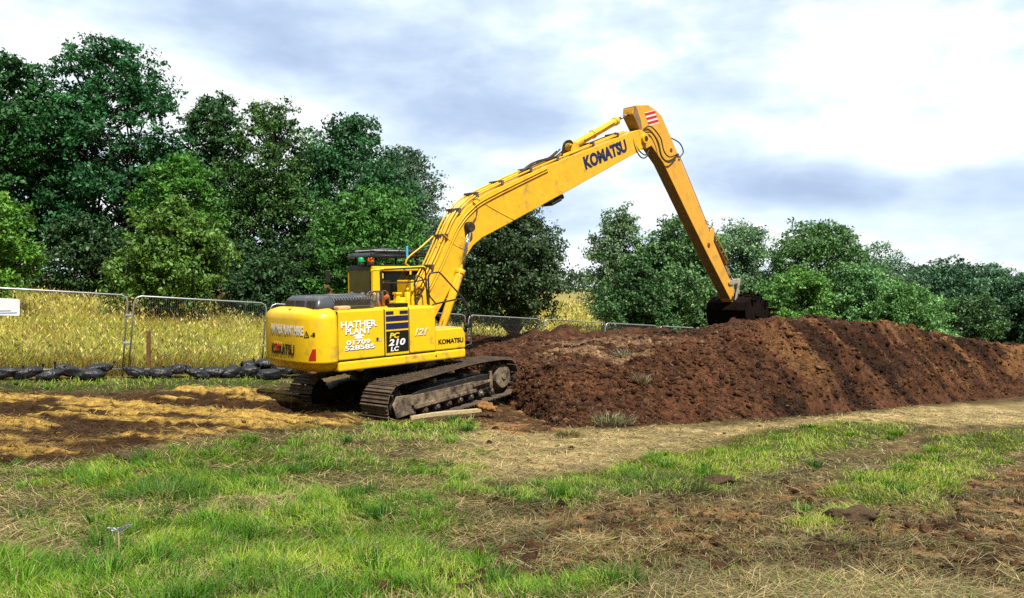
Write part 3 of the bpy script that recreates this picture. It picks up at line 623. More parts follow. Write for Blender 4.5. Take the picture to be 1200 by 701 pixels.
def tree(X, Y, Ht, R, label, cat='tree', name='broadleaf_tree', group=None, cb=.16, n=15000, c0=(.022, .060, .018), c1=(.075, .15, .030), size=.20,
         seed=0, loose=0.0, stems=1, trunk_r=None, wide=.62, tops=None, kind=None):
    r = np.random.default_rng(1000 + seed); Z = H1(X, Y) - .1
    root = empty(name, (X, Y, Z), 0, label, cat, group)
    z0_ = Ht * cb; Hc = Ht - z0_
    lobes = []; K = int(44 + Ht * 2.2 + R * 4); n = int(n * 1.35)
    for i in range(K):
        for _ in range(40):
            tz = r.random() ** .85; a = r.random() * 6.283
            env = R * (math.sin(PI * min(max(tz * .80 + .16, 0), 1)) ** wide)
            rr = env * (.22 + .58 * r.random() ** .6) * (1 + .12 * math.sin(a * 3 + seed))
            lr = R * (.21 + .20 * r.random()) * (1 - .30 * tz)
            c = np.array([math.cos(a) * rr, math.sin(a) * rr, z0_ + tz * (Hc - lr * .9) + lr * .1])
            if all(np.linalg.norm(c - o[0]) > .48 * lr for o in lobes): break
        if i % 3 == 0: lr *= 1.15
        lobes.append((c, lr))
    lobes.append((np.array([0.15 * R, 0, Ht - R * .26]), R * .27))
    w_ = np.array([l_[1] ** 2 for l_ in lobes]); w_ /= w_.sum()
    Ps = []; Us = []; Cs = []
    for (c, lr), ww in zip(lobes, w_):
        m = int(n * ww); ncl = max(6, int(m / 26)); d = r.normal(0, 1, (ncl, 3)); d[:, 2] += .35; d /= np.linalg.norm(d, axis=1)[:, None]
        rad_ = lr * (.45 + .62 * r.random(ncl) ** .6) * (1 + .25 * r.normal(0, 1, ncl) * (.5 + loose)); cc = c + d * rad_[:, None] * [1, 1, .82]
        k = r.integers(0, ncl, m); off = r.normal(0, 1, (m, 3)) * [1, 1, .62] * (lr * (.13 + .05 * loose) + .05)
        Ps.append(cc[k] + off); Us.append(d[k] + [0, 0, .5])
        tint = r.random(ncl) * .6 + .4 * r.random(); tt = np.clip(tint[k] * .75 + .25 * r.random(m), 0, 1)[:, None]
        col = np.array(c0) * 1.1 * (1 - tt) + np.array(c1) * 1.75 * tt
        pale = (r.random((m, 1)) < .10); col = np.where(pale, col * 1.45 + [.006, .014, .006], col); Cs.append(col * (.75 + .5 * r.random((m, 1))))
    V, Fc, cc = leaf_cloud(np.concatenate(Ps), size, np.concatenate(Us), np.concatenate(Cs), r)
    link('crown', np_mesh('crown', V, Fc, 4, np.clip(cc, .003, .8)), M_leaf, root)
    tr = trunk_r or .045 * Ht ** .85 * .45; t = MB()
    for s in range(stems):
        ox = (s - (stems - 1) / 2) * R * .35; le = r.normal(0, .03, 2) * Ht
        pts = [(ox, 0, -.3), (ox + le[0] * .3, le[1] * .3, Ht * .2), (ox * 1.3 + le[0] * .7, le[1] * .7, Ht * .45), (ox * 1.5 + le[0], le[1], Ht * .82)]
        t.tube(pts, tr, 8, rfun=lambda u: tr / (1 + .35 * (stems - 1)) * (1.25 - 1.1 * u) if u > .05 else tr * 1.5 / (1 + .35 * (stems - 1)))
        for (c, lr) in lobes[s::stems]:
            hz = min(max(c[2] - .9 * math.hypot(c[0], c[1]), Ht * .13), Ht * .7); u = hz / Ht
            bx_ = ox * (1 + .5 * u) + le[0] * u; by_ = le[1] * u; rb = tr * (.42 - .3 * u)
            mid = ((bx_ + c[0]) * .5 + r.normal(0, .1), (by_ + c[1]) * .5 + r.normal(0, .1), (hz + c[2]) * .5 + .06 * Ht * r.random())
            t.tube([(bx_, by_, hz), mid, tuple(c)], rb, 5, rfun=lambda q: rb * (1 - .8 * q) + .008)
    t.build('trunk', M_bark, root)
    return root
DG0, DG1 = (.010, .045, .015), (.040, .135, .036)      # dark maple green
BG0, BG1 = (.035, .105, .014), (.11, .24, .028)        # bright young green
MG0, MG1 = (.028, .078, .024), (.10, .20, .060)      # mid green
GG = 'trees along the far edge of the field'
tree(-25.6, 38, 12.3, 3.7, 'tall dark green tree at the left edge of the photo, beside the tallest tree', group=GG, n=24000, c0=DG0, c1=DG1, seed=1, stems=2, size=.23)
tree(-21.6, 40, 14.2, 4.4, 'tallest tree, broad dark crown with a rounded top, left part of the photo', group=GG, n=34000, c0=(.009, .046, .018), c1=(.036, .14, .044), seed=2, size=.23, stems=2)
tree(-17.3, 43, 12.4, 3.4, 'dark tree just right of the tallest tree, above the small olive sycamore', group=GG, n=22000, c0=DG0, c1=(.052, .12, .042), seed=3, size=.22)
tree(-13.3, 41, 12.1, 3.1, 'slim crowned tree with yellowish leaf tips, between two dark crowns above the grass field', group=GG, n=20000, c0=(.016, .052, .014), c1=(.07, .15, .035), seed=4, size=.20, loose=.5)
tree(-9.5, 44, 12.24, 4.30, 'broad dark domed tree behind the bright leafy tree, left of the yellow boom', group=GG, n=33000, c0=(.010, .044, .018), c1=(0.040, 0.132, 0.044), seed=5, size=.22)
tree(-6.9, 47, 11.12, 3.30, 'grey green tree next to the yellow boom, its crown falling away to the right', group=GG, n=23400, c0=(.02, .05, .026), c1=(0.100, 0.166, 0.094), seed=6, size=.19, loose=.4)
tree(-18.5, 26, 4.9, 1.9, 'bright green tree cut off by the left photo edge, in front of the dark trees', n=10000, c0=BG0, c1=BG1, seed=7, size=.16, cb=.05)
tree(-14.3, 31, 5.3, 2.6, 'small olive green sycamore with several thin stems behind the middle fence panel', name='sycamore', n=13000, c0=(.03, .085, .014), c1=(.105, .19, .034), seed=8, size=.19, stems=3, cb=.17, loose=.3)
tree(-6.6, 34, 7.2, 3.3, 'fresh green tree rising behind the cab roof rack of the digger', n=19000, c0=(.022, .085, .016), c1=(.07, .19, .035), seed=9, size=.19, cb=.08)
tree(-16.3, 36.5, 8.0, 2.2, 'bright green branches of a young tree above and behind the small olive sycamore', name='young_tree', n=9000, c0=BG0, c1=(.075, .20, .03), seed=10, size=.20, cb=.35, loose=.5)
tree(0.10, 33, 6.80, 2.75, 'dark round tree on a single thick trunk, standing under the raised boom', name='round_tree', n=22800, c0=(.013, .034, .014), c1=(0.057, 0.098, 0.040), seed=11, size=.17, cb=.24, trunk_r=.24, loose=.3)
tree(6.60, 46, 8.40, 2.4, 'loose airy tree right of the dark round tree, sky showing through its top', name='airy_tree', n=14300, c0=(.026, .06, .026), c1=(0.144, 0.236, 0.107), seed=12, size=.19, loose=1.0)
tree(10.00, 44, 8.00, 3.7, 'wide mid green tree whose right side is crossed by the digger arm', n=31200, c0=(.022, .065, .024), c1=(0.128, 0.244, 0.088), seed=13, size=.20, cb=.06)
tree(6.60, 40, 5.50, 2.4, 'low dark tree below the airy tree, leafy down to the grass', name='low_tree', n=15600, c0=(.016, .052, .018), c1=(0.072, 0.156, 0.052), seed=14, size=.18, cb=.05)
tree(15.9, 52, 8.32, 3.88, 'pale grey green tree directly behind the digger arm above the bucket', n=22400, c0=(.03, .07, .034), c1=(0.156, 0.263, 0.133), seed=15, size=.20, loose=.5, cb=.06)
tree(20.4, 50, 8.70, 4.44, 'tallest tree right of the digger arm, full mid green crown', n=33600, c0=MG0, c1=MG1, seed=16, size=.21, cb=.06)
tree(15.5, 40, 5.6, 2.1, 'bright yellow green bush like tree just right of the bucket', name='small_tree', n=12000, c0=(.04, .115, .022), c1=(.12, .26, .05), seed=17, size=.16, cb=.04)
tree(15.6, 45, 5.06, 2.88, 'low green shrub directly behind the bucket', 'shrub', 'shrub', n=10800, c0=MG0, c1=(0.096, 0.216, 0.054), seed=18, size=.17, cb=.03)
tree(21.6, 46, 5.94, 3.10, 'round topped green shrub between the tallest right hand tree and the pale bright bush', 'shrub', 'shrub', n=14400, c0=(.028, .08, .026), c1=(0.130, 0.273, 0.093), seed=19, size=.18, cb=.03)
tree(22.9, 43, 4.97, 2.75, 'pale bright green bush above the ridge of the earth bank, right part of the photo', 'shrub', 'shrub', n=13200, c0=(.045, .12, .035), c1=(0.138, 0.287, 0.081), seed=20, size=.16, cb=.03)
tree(33.9, 58, 6.90, 4.18, 'dark blue green tree with a pointed top near the right photo edge', n=20400, c0=(.016, .052, .026), c1=(0.065, 0.156, 0.072), seed=21, size=.22, cb=.05)
tree(35.6, 55, 6.55, 3.68, 'dense blue green tree between the pointed tree and the right photo edge', n=19500, c0=(.018, .055, .028), c1=(0.095, 0.204, 0.103), seed=22, size=.21, cb=.05)
tree(37.2, 52, 6.30, 3.41, 'low blue green tree cut off by the right photo edge', n=16800, c0=(.02, .06, .032), c1=(0.081, 0.176, 0.088), seed=23, size=.21, cb=.05)
tree(28.5, 60, 7.73, 5.25, 'flat topped hazy green tree far behind the round topped shrub', n=22400, c0=(.03, .07, .04), c1=(0.125, 0.226, 0.125), seed=24, size=.23, cb=.05)
tree(-29.5, 36, 11, 3.6, 'dark tree standing outside the left edge of the field view', n=12000, c0=DG0, c1=DG1, seed=25, size=.26)
tree(40.5, 50, 5.8, 3.2, 'green tree standing outside the right edge of the field view', n=9000, c0=MG0, c1=MG1, seed=27, size=.24, cb=.05)
for i, (X_, Y_, h_, r_, lab) in enumerate([(-11.4, 35, 3.4, 2.2, 'low dark undergrowth between the sycamore and the fresh green tree'), (-21.3, 37, 4.6, 2.6, 'shady dark shrub under the tallest tree'),
        (-9.6, 38, 5.2, 2.2, 'dark shrub behind the digger counterweight'), (-25.2, 35, 4.2, 2.3, 'dark shrub at the foot of the leftmost dark tree'), (-17.6, 38, 4.6, 2.3, 'dark shrub behind the small olive sycamore'),
        (-13.2, 38.5, 4.8, 2.2, 'shady shrub under the slim crowned tree'), (-3.6, 42, 5.4, 2.7, 'dark shrub right behind the lower boom'), (12.9, 47, 5.0, 2.6, 'green shrub filling the gap left of the bucket'), (30.4, 50, 4.4, 3.0, 'dark green shrub below the pointed tree')]):
    tree(X_, Y_, h_, r_, lab, 'shrub', 'undergrowth_shrub', 'shrubs under the tree line', n=9000, c0=(.012, .036, .014), c1=(.04, .09, .03) if X_ < 10 else (.07, .15, .045), seed=40 + i, size=.19, cb=.03, stems=2)
# far wood closing the horizon
r = np.random.default_rng(5); Pw = []
for k in range(330):
    x_ = -150 + 340 * r.random(); y_ = 120 + 90 * r.random(); hh = 3 + 3.5 * r.random(); d = r.normal(0, 1, (110, 3)); d /= np.linalg.norm(d, axis=1)[:, None]
    Pw.append(np.array([x_, y_, H1(x_, y_) + hh * .4]) + d * [3.2, 3.2, hh * .62] * (.75 + .3 * r.random((110, 1))))
Pw = np.concatenate(Pw); V, Fc, cc = leaf_cloud(Pw, .95, np.tile([0, 0, .5], (len(Pw), 1)), A(.05, .10, .05) * (.6 + .7 * r.random((len(Pw), 1))), r)
tag(link('distant_wood', np_mesh('distant_wood', V, Fc, 4, cc), M_leaf), 'far off wood along the horizon beyond the field', 'wood', kind='stuff')

# ------------------------------------------------------------------ excavator
yaw, pit = rad(46), rad(1.45)
fx = Vector((math.sin(yaw) * math.cos(pit), math.cos(yaw) * math.cos(pit), math.sin(pit))); ly = Vector((-math.cos(yaw), math.sin(yaw), 0)); uz = fx.cross(ly)
EX = empty('excavator', label='yellow long reach crawler excavator with its boom raised over the earth bank', cat='excavator')
EX.matrix_world = Matrix.Translation((-2.91, 17.5, .017)) @ Matrix((fx, ly, uz)).transposed().to_4x4()

def cw_pt(s_):   # footprint of the counterweight, s_ = angle in degrees
    a = rad(s_); p = 2 / 3.1; wl = 1.3 if s_ < 0 else 1.04
    return (-2.09 - .63 * abs(math.cos(a)) ** p, wl * math.copysign(abs(math.sin(a)) ** p, a))
def arc_table(inset=0.0):
    T = [(0.0, cw_pt(30))]; s = 0; last = cw_pt(30)
    for k in range(1, 361):
        q = cw_pt(30 - 120 * k / 360); s += math.hypot(q[0] - last[0], q[1] - last[1]); T.append((s, q)); last = q
    return T
AT = arc_table(); ATs = np.array([t_[0] for t_ in AT]); ATx = np.array([t_[1][0] for t_ in AT]); ATy = np.array([t_[1][1] for t_ in AT])
def cw_map(s_, z_, lift):      # s_: metres along the curve from the rear centre towards the right side
    X_ = np.interp(s_, ATs, ATx); Y_ = np.interp(s_, ATs, ATy); dx = np.gradient(ATx, ATs); dy = np.gradient(ATy, ATs)
    tx_ = np.interp(s_, ATs, dx); ty_ = np.interp(s_, ATs, dy); l_ = np.hypot(tx_, ty_)
    return np.stack([X_ + ty_ / l_ * lift, Y_ - tx_ / l_ * lift, z_ + 0 * s_], -1)
def bend_text(name, txt, s0, z0_, size, m, parent, slope=0.0, **kw):
    me, a = text_mesh(txt, size, **kw); s_ = s0 + a[:, 0]; out = cw_map(s_, z0_ + a[:, 1] + slope * a[:, 0], .014 + np.clip(a[:, 2], 0, 1))
    me.vertices.foreach_set('co', out.astype(np.float32).ravel()); me.update(); me.name = name; return link(name, me, m, parent)
def bend_patch(name, s0, s1, z0_, z1_, m, parent, lift=.004, n=8, poly=None):
    bm = bmesh.new(); P0 = [];
    for k in range(n + 1):
        s_ = s0 + (s1 - s0) * k / n; zl, zh = poly(k / n) if poly else (z0_, z1_)
        P0.append([bm.verts.new(cw_map(np.array([s_]), np.array([z_]), lf)[0]) for z_, lf in ((zl, lift), (zh, lift), (zh, -.01), (zl, -.01))])
    for k in range(n):
        for j in range(4): bm.faces.new((P0[k][j], P0[k + 1][j], P0[k + 1][(j + 1) % 4], P0[k][(j + 1) % 4]))
    bm.faces.new(P0[0][::-1]); bm.faces.new(P0[-1]); bmesh.ops.recalc_face_normals(bm, faces=bm.faces[:])
    me = bpy.data.meshes.new(name); bm.to_mesh(me); bm.free(); return link(name, me, m, parent)

OFF_ = .30
# counterweight: lofted rings
bm = bmesh.new(); angs = np.linspace(90, -90, 61); rings = []
for z_, ins in [(1.06, .30), (1.09, .16), (1.15, .075), (1.22, .045), (1.245, .03), (1.25, .0), (1.30, -.004), (1.75, -.006), (2.14, 0), (2.215, .015), (2.265, .05), (2.30, .10), (2.33, .18), (2.36, .30)]:
    ring = []
    for a in angs:
        x_, y_ = cw_pt(a); k_x = (.63 - ins) / .63; ring.append(bm.verts.new((-2.09 + (x_ + 2.09) * k_x, y_ * (1.3 - ins) / 1.3, z_ + (.03 * (1 - (y_ / 1.3) ** 2) if z_ > 2.2 else 0))))
    rings.append(ring)
for a, b in zip(rings[:-1], rings[1:]):
    for k in range(60):
        f_ = bm.faces.new((a[k], a[k + 1], b[k + 1], b[k])); f_.smooth = True
bm.faces.new(rings[0]); bm.faces.new(rings[-1]); bm.faces.new([q[0] for q in rings] + [q[-1] for q in rings[::-1]])
bmesh.ops.recalc_face_normals(bm, faces=bm.faces[:]); me = bpy.data.meshes.new('counterweight'); bm.to_mesh(me); bm.free()
cw = link('counterweight', me, M_yel, EX)
bend_text('lettering', 'HATHER PLANT HIRE', OFF_ + .06, 1.86, .26, M_pwht, cw, bold=.026, width=1.24, slope=-.02)
bend_text('lettering', 'KOMATSU', OFF_ + .07, 1.42, .30, M_pblk, cw, bold=.028, width=.95)
bend_patch('worn_sticker', OFF_ + .15, OFF_ + .50, 1.47, 1.66, M_pyel, cw, .012)
bend_text('sticker_print', 'PC210', OFF_ + .18, 1.56, .09, M_red, cw, bold=.02, width=.28, thick=.018)
bend_text('sticker_print', 'LC-8', OFF_ + .22, 1.485, .06, M_red, cw, bold=.02, width=.2, thick=.018)
# warning triangle
bm = MB()
for p0, p1 in (((1.20, 1.80), (1.32, 1.80)), ((1.32, 1.80), (1.26, 1.92)), ((1.26, 1.92), (1.20, 1.80)), ((1.26, 1.83), (1.26, 1.87))):
    q = [cw_map(np.array([OFF_ + .12 + p[0]]), np.array([p[1]]), .012)[0] for p in (p0, p1)]; bm.cyl(q[0], q[1], .006, n=6)
bm.build('warning_triangle', M_pblk, cw)
bend_text('lettering', '-8', OFF_ + 1.48, 1.81, .12, M_pblk, cw, bold=.02)
bend_patch('reflector', OFF_ + 1.42, OFF_ + 1.58, 1.33, 1.55, M_redr, cw, .012, poly=lambda t: (1.33, 1.36 + .20 * min(1, t * 1.8)))
MB().prism([(0, 0), (.12, 0), (.16, -.05), (-.04, -.05)], 0, .012, axis='z').build('lifting_eye', M_dark, cw).location = (-2.60, -.25, 2.345)
m_ = MB(); m_.box((-2.62, -1.16, 1.075), (-2.5, -1.02, 1.1)); m_.build('scuffed_edge', M_rust, cw)

# main deck / sill
sill = MB().box((-2.085, -1.31, 1.06), (1.31, -1.0, 1.27), .045, 3).build('side_sill', M_yel, EX)
MB().box((-2.085, 1.0, 1.06), (1.31, 1.2, 1.27), .045, 3).build('side_sill', M_yel, EX)
MB().box((-2.08, -1.0, 1.10), (1.30, 1.0, 1.26)).build('deck_plate', M_dark, EX)
MB().box((-2.075, -1.25, 1.272), (-.15, 1.14, 2.27), .03).build('engine_bay', M_yel, EX)
# doors on the right side
P1 = MB().box((-2.08, -1.31, 1.285), (-.955, -1.24, 2.305), .035, 3); P1.box((-2.05, -1.28, 2.26), (-.97, -.96, 2.315), .02); door1 = P1.build('rear_door', M_yel, EX)
P2 = MB().box((-.94, -1.308, 1.285), (-.315, -1.24, 2.30), .02); P2.box((-.94, -1.28, 2.26), (-.315, -.96, 2.31), .02); grd = P2.build('grille_door', M_yel, EX)
P3 = MB().box((-.30, -1.31, 1.285), (.425, -1.24, 2.305), .04, 3); P3.box((-.28, -1.28, 2.26), (.41, -.46, 2.315), .03); P3.box((.36, -1.3, 1.285), (.425, -.46, 2.29), .02); P3.box((-.15, -.52, 1.285), (.40, -.46, 2.28)); door2 = P3.build('front_door', M_yel, EX)
s_ = MB()
for x_ in (-2.088, -.948, -.308): s_.box((x_ - .006, -1.303, 1.29), (x_ + .006, -1.25, 2.29))
s_.box((-2.08, -1.303, 1.272), (.42, -1.25, 1.284)); s_.build('panel_gap', M_seam, EX)
# dark bands and number plate block on the grille door
b_ = MB()
for z0_, z1_, xa, xb in ((2.175, 2.245, -.92, -.72), (2.175, 2.245, -.56, -.34), (2.03, 2.14, -.92, -.335), (1.86, 1.985, -.92, -.335)): b_.box((xa, -1.318, z0_), (xb, -1.30, z1_), .004)
b_.build('louvre_band', M_navy, grd)
MB().box((-.92, -1.318, 1.36), (-.335, -1.30, 1.815), .004).build('model_plate', M_pblk, grd)
XD, ZD = (1, 0, 0), (0, 0, 1)
put_text('lettering', 'PC', (-.84, -1.3205, 1.665), XD, ZD, .155, M_pyel, grd, bold=.03, shear=.2, width=.26)
put_text('lettering', '210', (-.87, -1.3205, 1.505), XD, ZD, .19, M_pwht, grd, bold=.03, shear=.2, width=.44)
put_text('lettering', 'LC', (-.82, -1.3205, 1.385), XD, ZD, .13, M_pwht, grd, bold=.03, shear=.2, width=.22)
def shadowed(txt, o, size, width, parent, **kw):
    put_text('lettering_shadow', txt, (o[0] + .012, o[1] + .001, o[2] - .014), XD, ZD, size, M_pblk, parent, width=width, thick=.003, bold=.04, **kw)
    put_text('lettering', txt, (o[0], o[1] - .004, o[2]), XD, ZD, size, M_pwht, parent, width=width, thick=.003, bold=.035, **kw)
shadowed('HATHER', (-2.02, -1.313, 1.955), .185, .86, door1)
shadowed('PLANT', (-1.92, -1.313, 1.815), .175, .62, door1)
shadowed('01709', (-1.90, -1.313, 1.60), .125, .58, door1)
shadowed('528585', (-1.94, -1.313, 1.49), .125, .72, door1)
t_ = MB(); t_.prism([(-.10, 0), (.10, 0), (.06, .05), (-.06, .05)], -1.318, -1.311); t_.prism([(-.13, .05), (.13, .05), (.13, .075), (.06, .09), (-.06, .09), (-.13, .075)], -1.318, -1.311)
t_.build('telephone_mark', M_pwht, door1).location = (-1.6, 0, 1.712)
MB().box((-1.19, -1.316, 1.62), (-1.04, -1.309, 1.71)).build('door_sticker', M_stick, door1)
MB().box((-1.17, -1.318, 1.635), (-1.12, -1.315, 1.70)).build('door_latch', M_pblk, door1)
shadowed('121', (-.17, -1.313, 1.68), .20, .36, door2, shear=.35)
put_text('lettering', '121', (-.158, -1.3185, 1.688), XD, ZD, .17, M_yel, door2, shear=.35, width=.335, bold=.0, thick=.002)
# front right box
bx_ = MB().prism([(.43, 1.285), (1.30, 1.285), (1.30, 1.62), (1.22, 1.77), (.43, 1.77)], -1.31, -.5, .03); box = bx_.build('tool_box', M_yel, EX)
MB().box((.47, -1.27, 1.772), (1.18, -.54, 1.782)).build('step_tread', M_stick, box)
put_text('lettering', 'KOMATSU', (.49, -1.3145, 1.43), XD, ZD, .15, M_pblk, box, bold=.035, width=.74)
m_ = MB(); m_.cyl((.42, -1.317, 1.17), (.42, -1.309, 1.17), .02); m_.build('bolt_head', M_seam, sill)
# black engine cover with grille
cv = MB(); t = bmesh.new(); cr = []
for z_, i_ in [(2.30, 0), (2.42, .02), (2.55, .07), (2.60, .14), (2.62, .24)]:
    x0_, x1_, y0_, y1_ = -2.40 + i_ * .9, -.98 - i_ * 1.3, -1.02 + i_, .45 - i_; rr_ = .08
    ring = []
    for cx, cy, a0 in ((x1_ - rr_, y1_ - rr_, 0), (x0_ + rr_, y1_ - rr_, 90), (x0_ + rr_, y0_ + rr_, 180), (x1_ - rr_, y0_ + rr_, 270)):
        for k in range(5): a = rad(a0 + k * 22.5); ring.append(t.verts.new((cx + rr_ * math.cos(a), cy + rr_ * math.sin(a), z_)))
    cr.append(ring)
for a, b in zip(cr[:-1], cr[1:]):
    for k in range(20): t.faces.new((a[k], a[(k + 1) % 20], b[(k + 1) % 20], b[k])).smooth = True
t.faces.new(cr[-1]); t.faces.new(cr[0][::-1]); cv.add(t); cover_ = cv.build('engine_cover', M_cover, EX)
g_ = MB()
for k in range(13):
    x_ = -1.98 + k * .068; g_.tube([(x_, -1.035, 2.36), (x_ - .0, -1.0, 2.52), (x_ - .02, -.90, 2.615), (x_ - .03, -.50, 2.636)], .006, 4, smooth=False)
for k in range(5): z_ = 2.38 + k * .045; g_.tube([(-2.0, -1.036 + .012 * k * k * .35, z_), (-1.10, -1.036 + .012 * k * k * .35, z_)], .006, 4, smooth=False)
for k in range(5): g_.tube([(-2.0, -.88 + k * .085, 2.628), (-1.3, -.88 + k * .085, 2.628)], .006, 4, smooth=False)
g_.build('grille', M_grille, cover_)
MB().box((-1.98, -1.04, 2.35), (-1.12, -1.025, 2.52)).build('grille_backing', M_dark, cover_)
w_ = MB()
for y_ in (-.78, -.30, .12): w_.prism([(-2.418, 2.34), (-2.40, 2.34), (-2.36, 2.52), (-2.385, 2.52)], y_ - .16, y_ + .16, .004)
w_.build('rear_vent', M_dark, cover_)
p_ = MB(); p_.tube([(-1.66, -.30, 2.60), (-1.66, -.30, 2.70), (-1.72, -.33, 2.76), (-1.80, -.37, 2.80)], .042, 10); p_.cyl((-1.66, -.3, 2.61), (-1.66, -.3, 2.65), .075); p_.build('exhaust_pipe', M_rust, EX)
g_ = MB().box((-2.02, -1.24, 2.31), (-1.72, -1.02, 2.40), .035, 3); g_.build('cover_hinge', M_stick, EX)
# walk deck between hood and cab with pump parts
MB().box((-1.0, -.95, 2.275), (-.28, 1.0, 2.32), .01).build('hood_top', M_yel, EX)
MB().box((-.62, -1.22, 2.315), (-.26, -.92, 2.40), .015).build('battery_box', M_pblk, EX)
q_ = MB(); rr = random.Random(3)
for k in range(16):
    a = Vector((-1.0 + rr.random() * .55, -.7 + rr.random() * .7, 2.32)); b = a + Vector((rr.uniform(-.1, .1), rr.uniform(-.1, .1), .12 + .22 * rr.random())); q_.cyl(a, b, rr.uniform(.02, .055), n=10, bev=.006)
for k in range(6):
    a = Vector((-.9 + rr.random() * .4, -.6 + rr.random() * .5, 2.34)); q_.tube([a, a + Vector((.1, .05, .28)), a + Vector((.25, -.05, .30)), a + Vector((.3, -.1, .02))], .014, 6)
q_.build('hydraulic_pump', M_steel, EX)
q_ = MB().box((-.60, -.60, 2.32), (-.44, -.42, 2.50), .02); q_.cyl((-.50, -.55, 2.46), (-.42, -.68, 2.56), .045, bev=.01); q_.build('filter_housing', M_orgp, EX)
q_ = MB(); q_.box((-.34, -.86, 2.32), (-.12, -.6, 2.44), .02); q_.prism([(-.28, 2.44), (-.16, 2.44), (-.18, 2.58), (-.26, 2.58)], -.8, -.68, .01); q_.box((-.29, -.82, 2.58), (-.13, -.66, 2.63), .01); q_.build('fuel_filler', M_yel, EX)

# cab on the far side
cab = MB(); y0_, y1_, x0_, x1_, zt, zb = .30, 1.42, -.16, 1.50, 3.24, 1.29
def post(xa, ya, za, zb_, wx=.09, wy=.09): cab.box((xa, ya, za), (xa + wx, ya + wy, zb_), .02)
post(x0_, y0_, zb, zt, .20, .10); post(x0_, y1_ - .08, zb, zt, .10, .08); post(x1_ - .09, y0_, zb, zt, .09, .07); post(x1_ - .09, y1_ - .07, zb, zt, .09, .07)
cab.box((x0_ + .004, y0_ + .004, zt - .12), (x1_ - .004, y0_ + .10, zt - .002), .02); cab.box((x0_, y1_ - .09, zt - .12), (x1_, y1_, zt), .02)
cab.box((x0_ + .002, y0_ + .09, zt - .10), (x0_ + .09, y1_ - .06, zt - .003), .02); cab.box((x1_ - .09, y0_ + .06, zt - .10), (x1_ - .003, y1_ - .06, zt - .003), .02)
cab.box((x0_, y0_ + .012, zb), (x1_, y1_ - .01, 2.28), .02)
cabo = cab.build('cab', M_yel, EX)
MB().box((x0_ + .03, y0_ + .04, zt), (x1_ - .02, y1_ - .04, zt + .035), .015).build('roof', M_blk, cabo)
MB().box((x0_ - .012, y0_ + .12, 2.30), (x0_ + .008, y1_ - .10, zt - .10), .004).build('rear_window', M_glass, cabo)
MB().box((x0_ - .006, y0_ + .10, zt - .13), (x0_ + .02, y1_ - .02, zt + .004), .01).build('rear_visor', M_blk, cabo)
MB().box((x0_ + .22, y1_ - .05, 2.30), (x1_ - .10, y1_ - .03, zt - .12)).build('door_window', M_glass, cabo)
MB().box((x1_ - .05, y0_ + .08, 1.9), (x1_ - .03, y1_ - .08, zt - .11)).build('windscreen', M_glass, cabo)
MB().box((x0_ + .20, y0_ + .05, 2.29), (x1_ - .085, y0_ + .065, zt - .115)).build('side_window', mat('tinted_side_glass', (.006, .008, .007), .07, spec=.6), cabo)
q_ = MB(); q_.box((.35, .6, 2.28), (.85, 1.1, 2.42), .04); q_.box((.32, .6, 2.40), (.46, 1.1, 3.0), .05); q_.build('seat', M_seat, cabo)
q_ = MB(); yy = -.50
GP_ = [(-.46, yy, 2.32), (-.46, yy, 3.11), (-.40, yy, 3.15), (.72, yy, 3.19), (.78, yy, 3.14), (.83, yy, 2.31)]; GQ_ = [(-.46, yy, 2.86), (.2, yy - .01, 2.84), (.79, yy, 2.90)]
q_.tube(GP_, .020, 8, smooth=False); q_.tube(GQ_, .015, 8)
q_.build('guard_rail', M_rail, EX)
q_ = MB(); q_.tube([(p[0] + (.05 if k else -.25), yy + .05, p[2] + .02) for k, p in enumerate(GP_[1:5])], .026, 8, smooth=False); q_.build('guard_frame', M_yel, EX)
q_ = MB(); q_.box((.10, y0_ + .02, 2.95), (.15, y0_ + .03, 3.07)); q_.build('window_sticker', M_pyel, cabo); MB().box((.92, y0_ + .015, 3.03), (.97, y0_ + .025, 3.14)).build('window_sticker', M_pyel, cabo)
# roof: cargo tray with rails, two beacons
q_ = MB(); q_.prism([(-.20, 3.47), (-.02, 3.44), (1.42, 3.46), (1.55, 3.50), (1.50, 3.56), (.1, 3.60), (-.12, 3.56)], .34, 1.40, .02); tray = q_.build('roof_tray', M_blk, EX)
q_ = MB(); q_.box((-.02, .42, 3.603), (1.35, 1.3, 3.64), .015); q_.build('tray_top', M_gray, tray)
q_ = MB()
for y_ in (.30, 1.44): q_.tube([(-.24, y_, 3.66), (1.58, y_, 3.62)], .016, 6, smooth=False); q_.tube([(-.2, y_, 3.50), (1.56, y_, 3.49)], .014, 6, smooth=False)
for x_ in (-.2, .25, .7, 1.15, 1.54):
    for y_ in (.30, 1.44): q_.tube([(x_, y_, 3.49), (x_, y_, 3.67)], .012, 6, smooth=False)
    q_.tube([(x_, .30, 3.65), (x_, 1.44, 3.65)], .012, 6, smooth=False)
for x_ in (.0, 1.2):
    for y_ in (.4, 1.3): q_.cyl((x_, y_, 3.26), (x_, y_, 3.46), .03, n=8)
q_.build('tray_rail', M_rail, tray)
MB().box((.80, .27, 3.44), (.86, .30, 3.73), .01).build('tie_strap', M_blue, tray)
for x_, y_, m_, nm in ((-.13, .42, M_org, 'beacon'), (-.22, .70, M_grn, 'beacon')):
    b_ = MB(); b_.cyl((x_, y_, 3.26), (x_, y_, 3.33), .085, n=14, bev=.01); base_ = b_.build(nm, M_blk, EX)
    l_ = MB(); l_.cyl((x_, y_, 3.33), (x_, y_, 3.46), .078, .066, n=18, bev=.03); l_.build('lens', m_, base_)
q_ = MB(); q_.tube([(-.1, 1.45, 3.0), (-.35, 1.75, 3.05), (-.35, 1.95, 3.04)], .015, 6); q_.box((-.40, 1.9, 2.86), (-.34, 2.08, 3.18), .02); q_.build('mirror', M_blk, cabo)

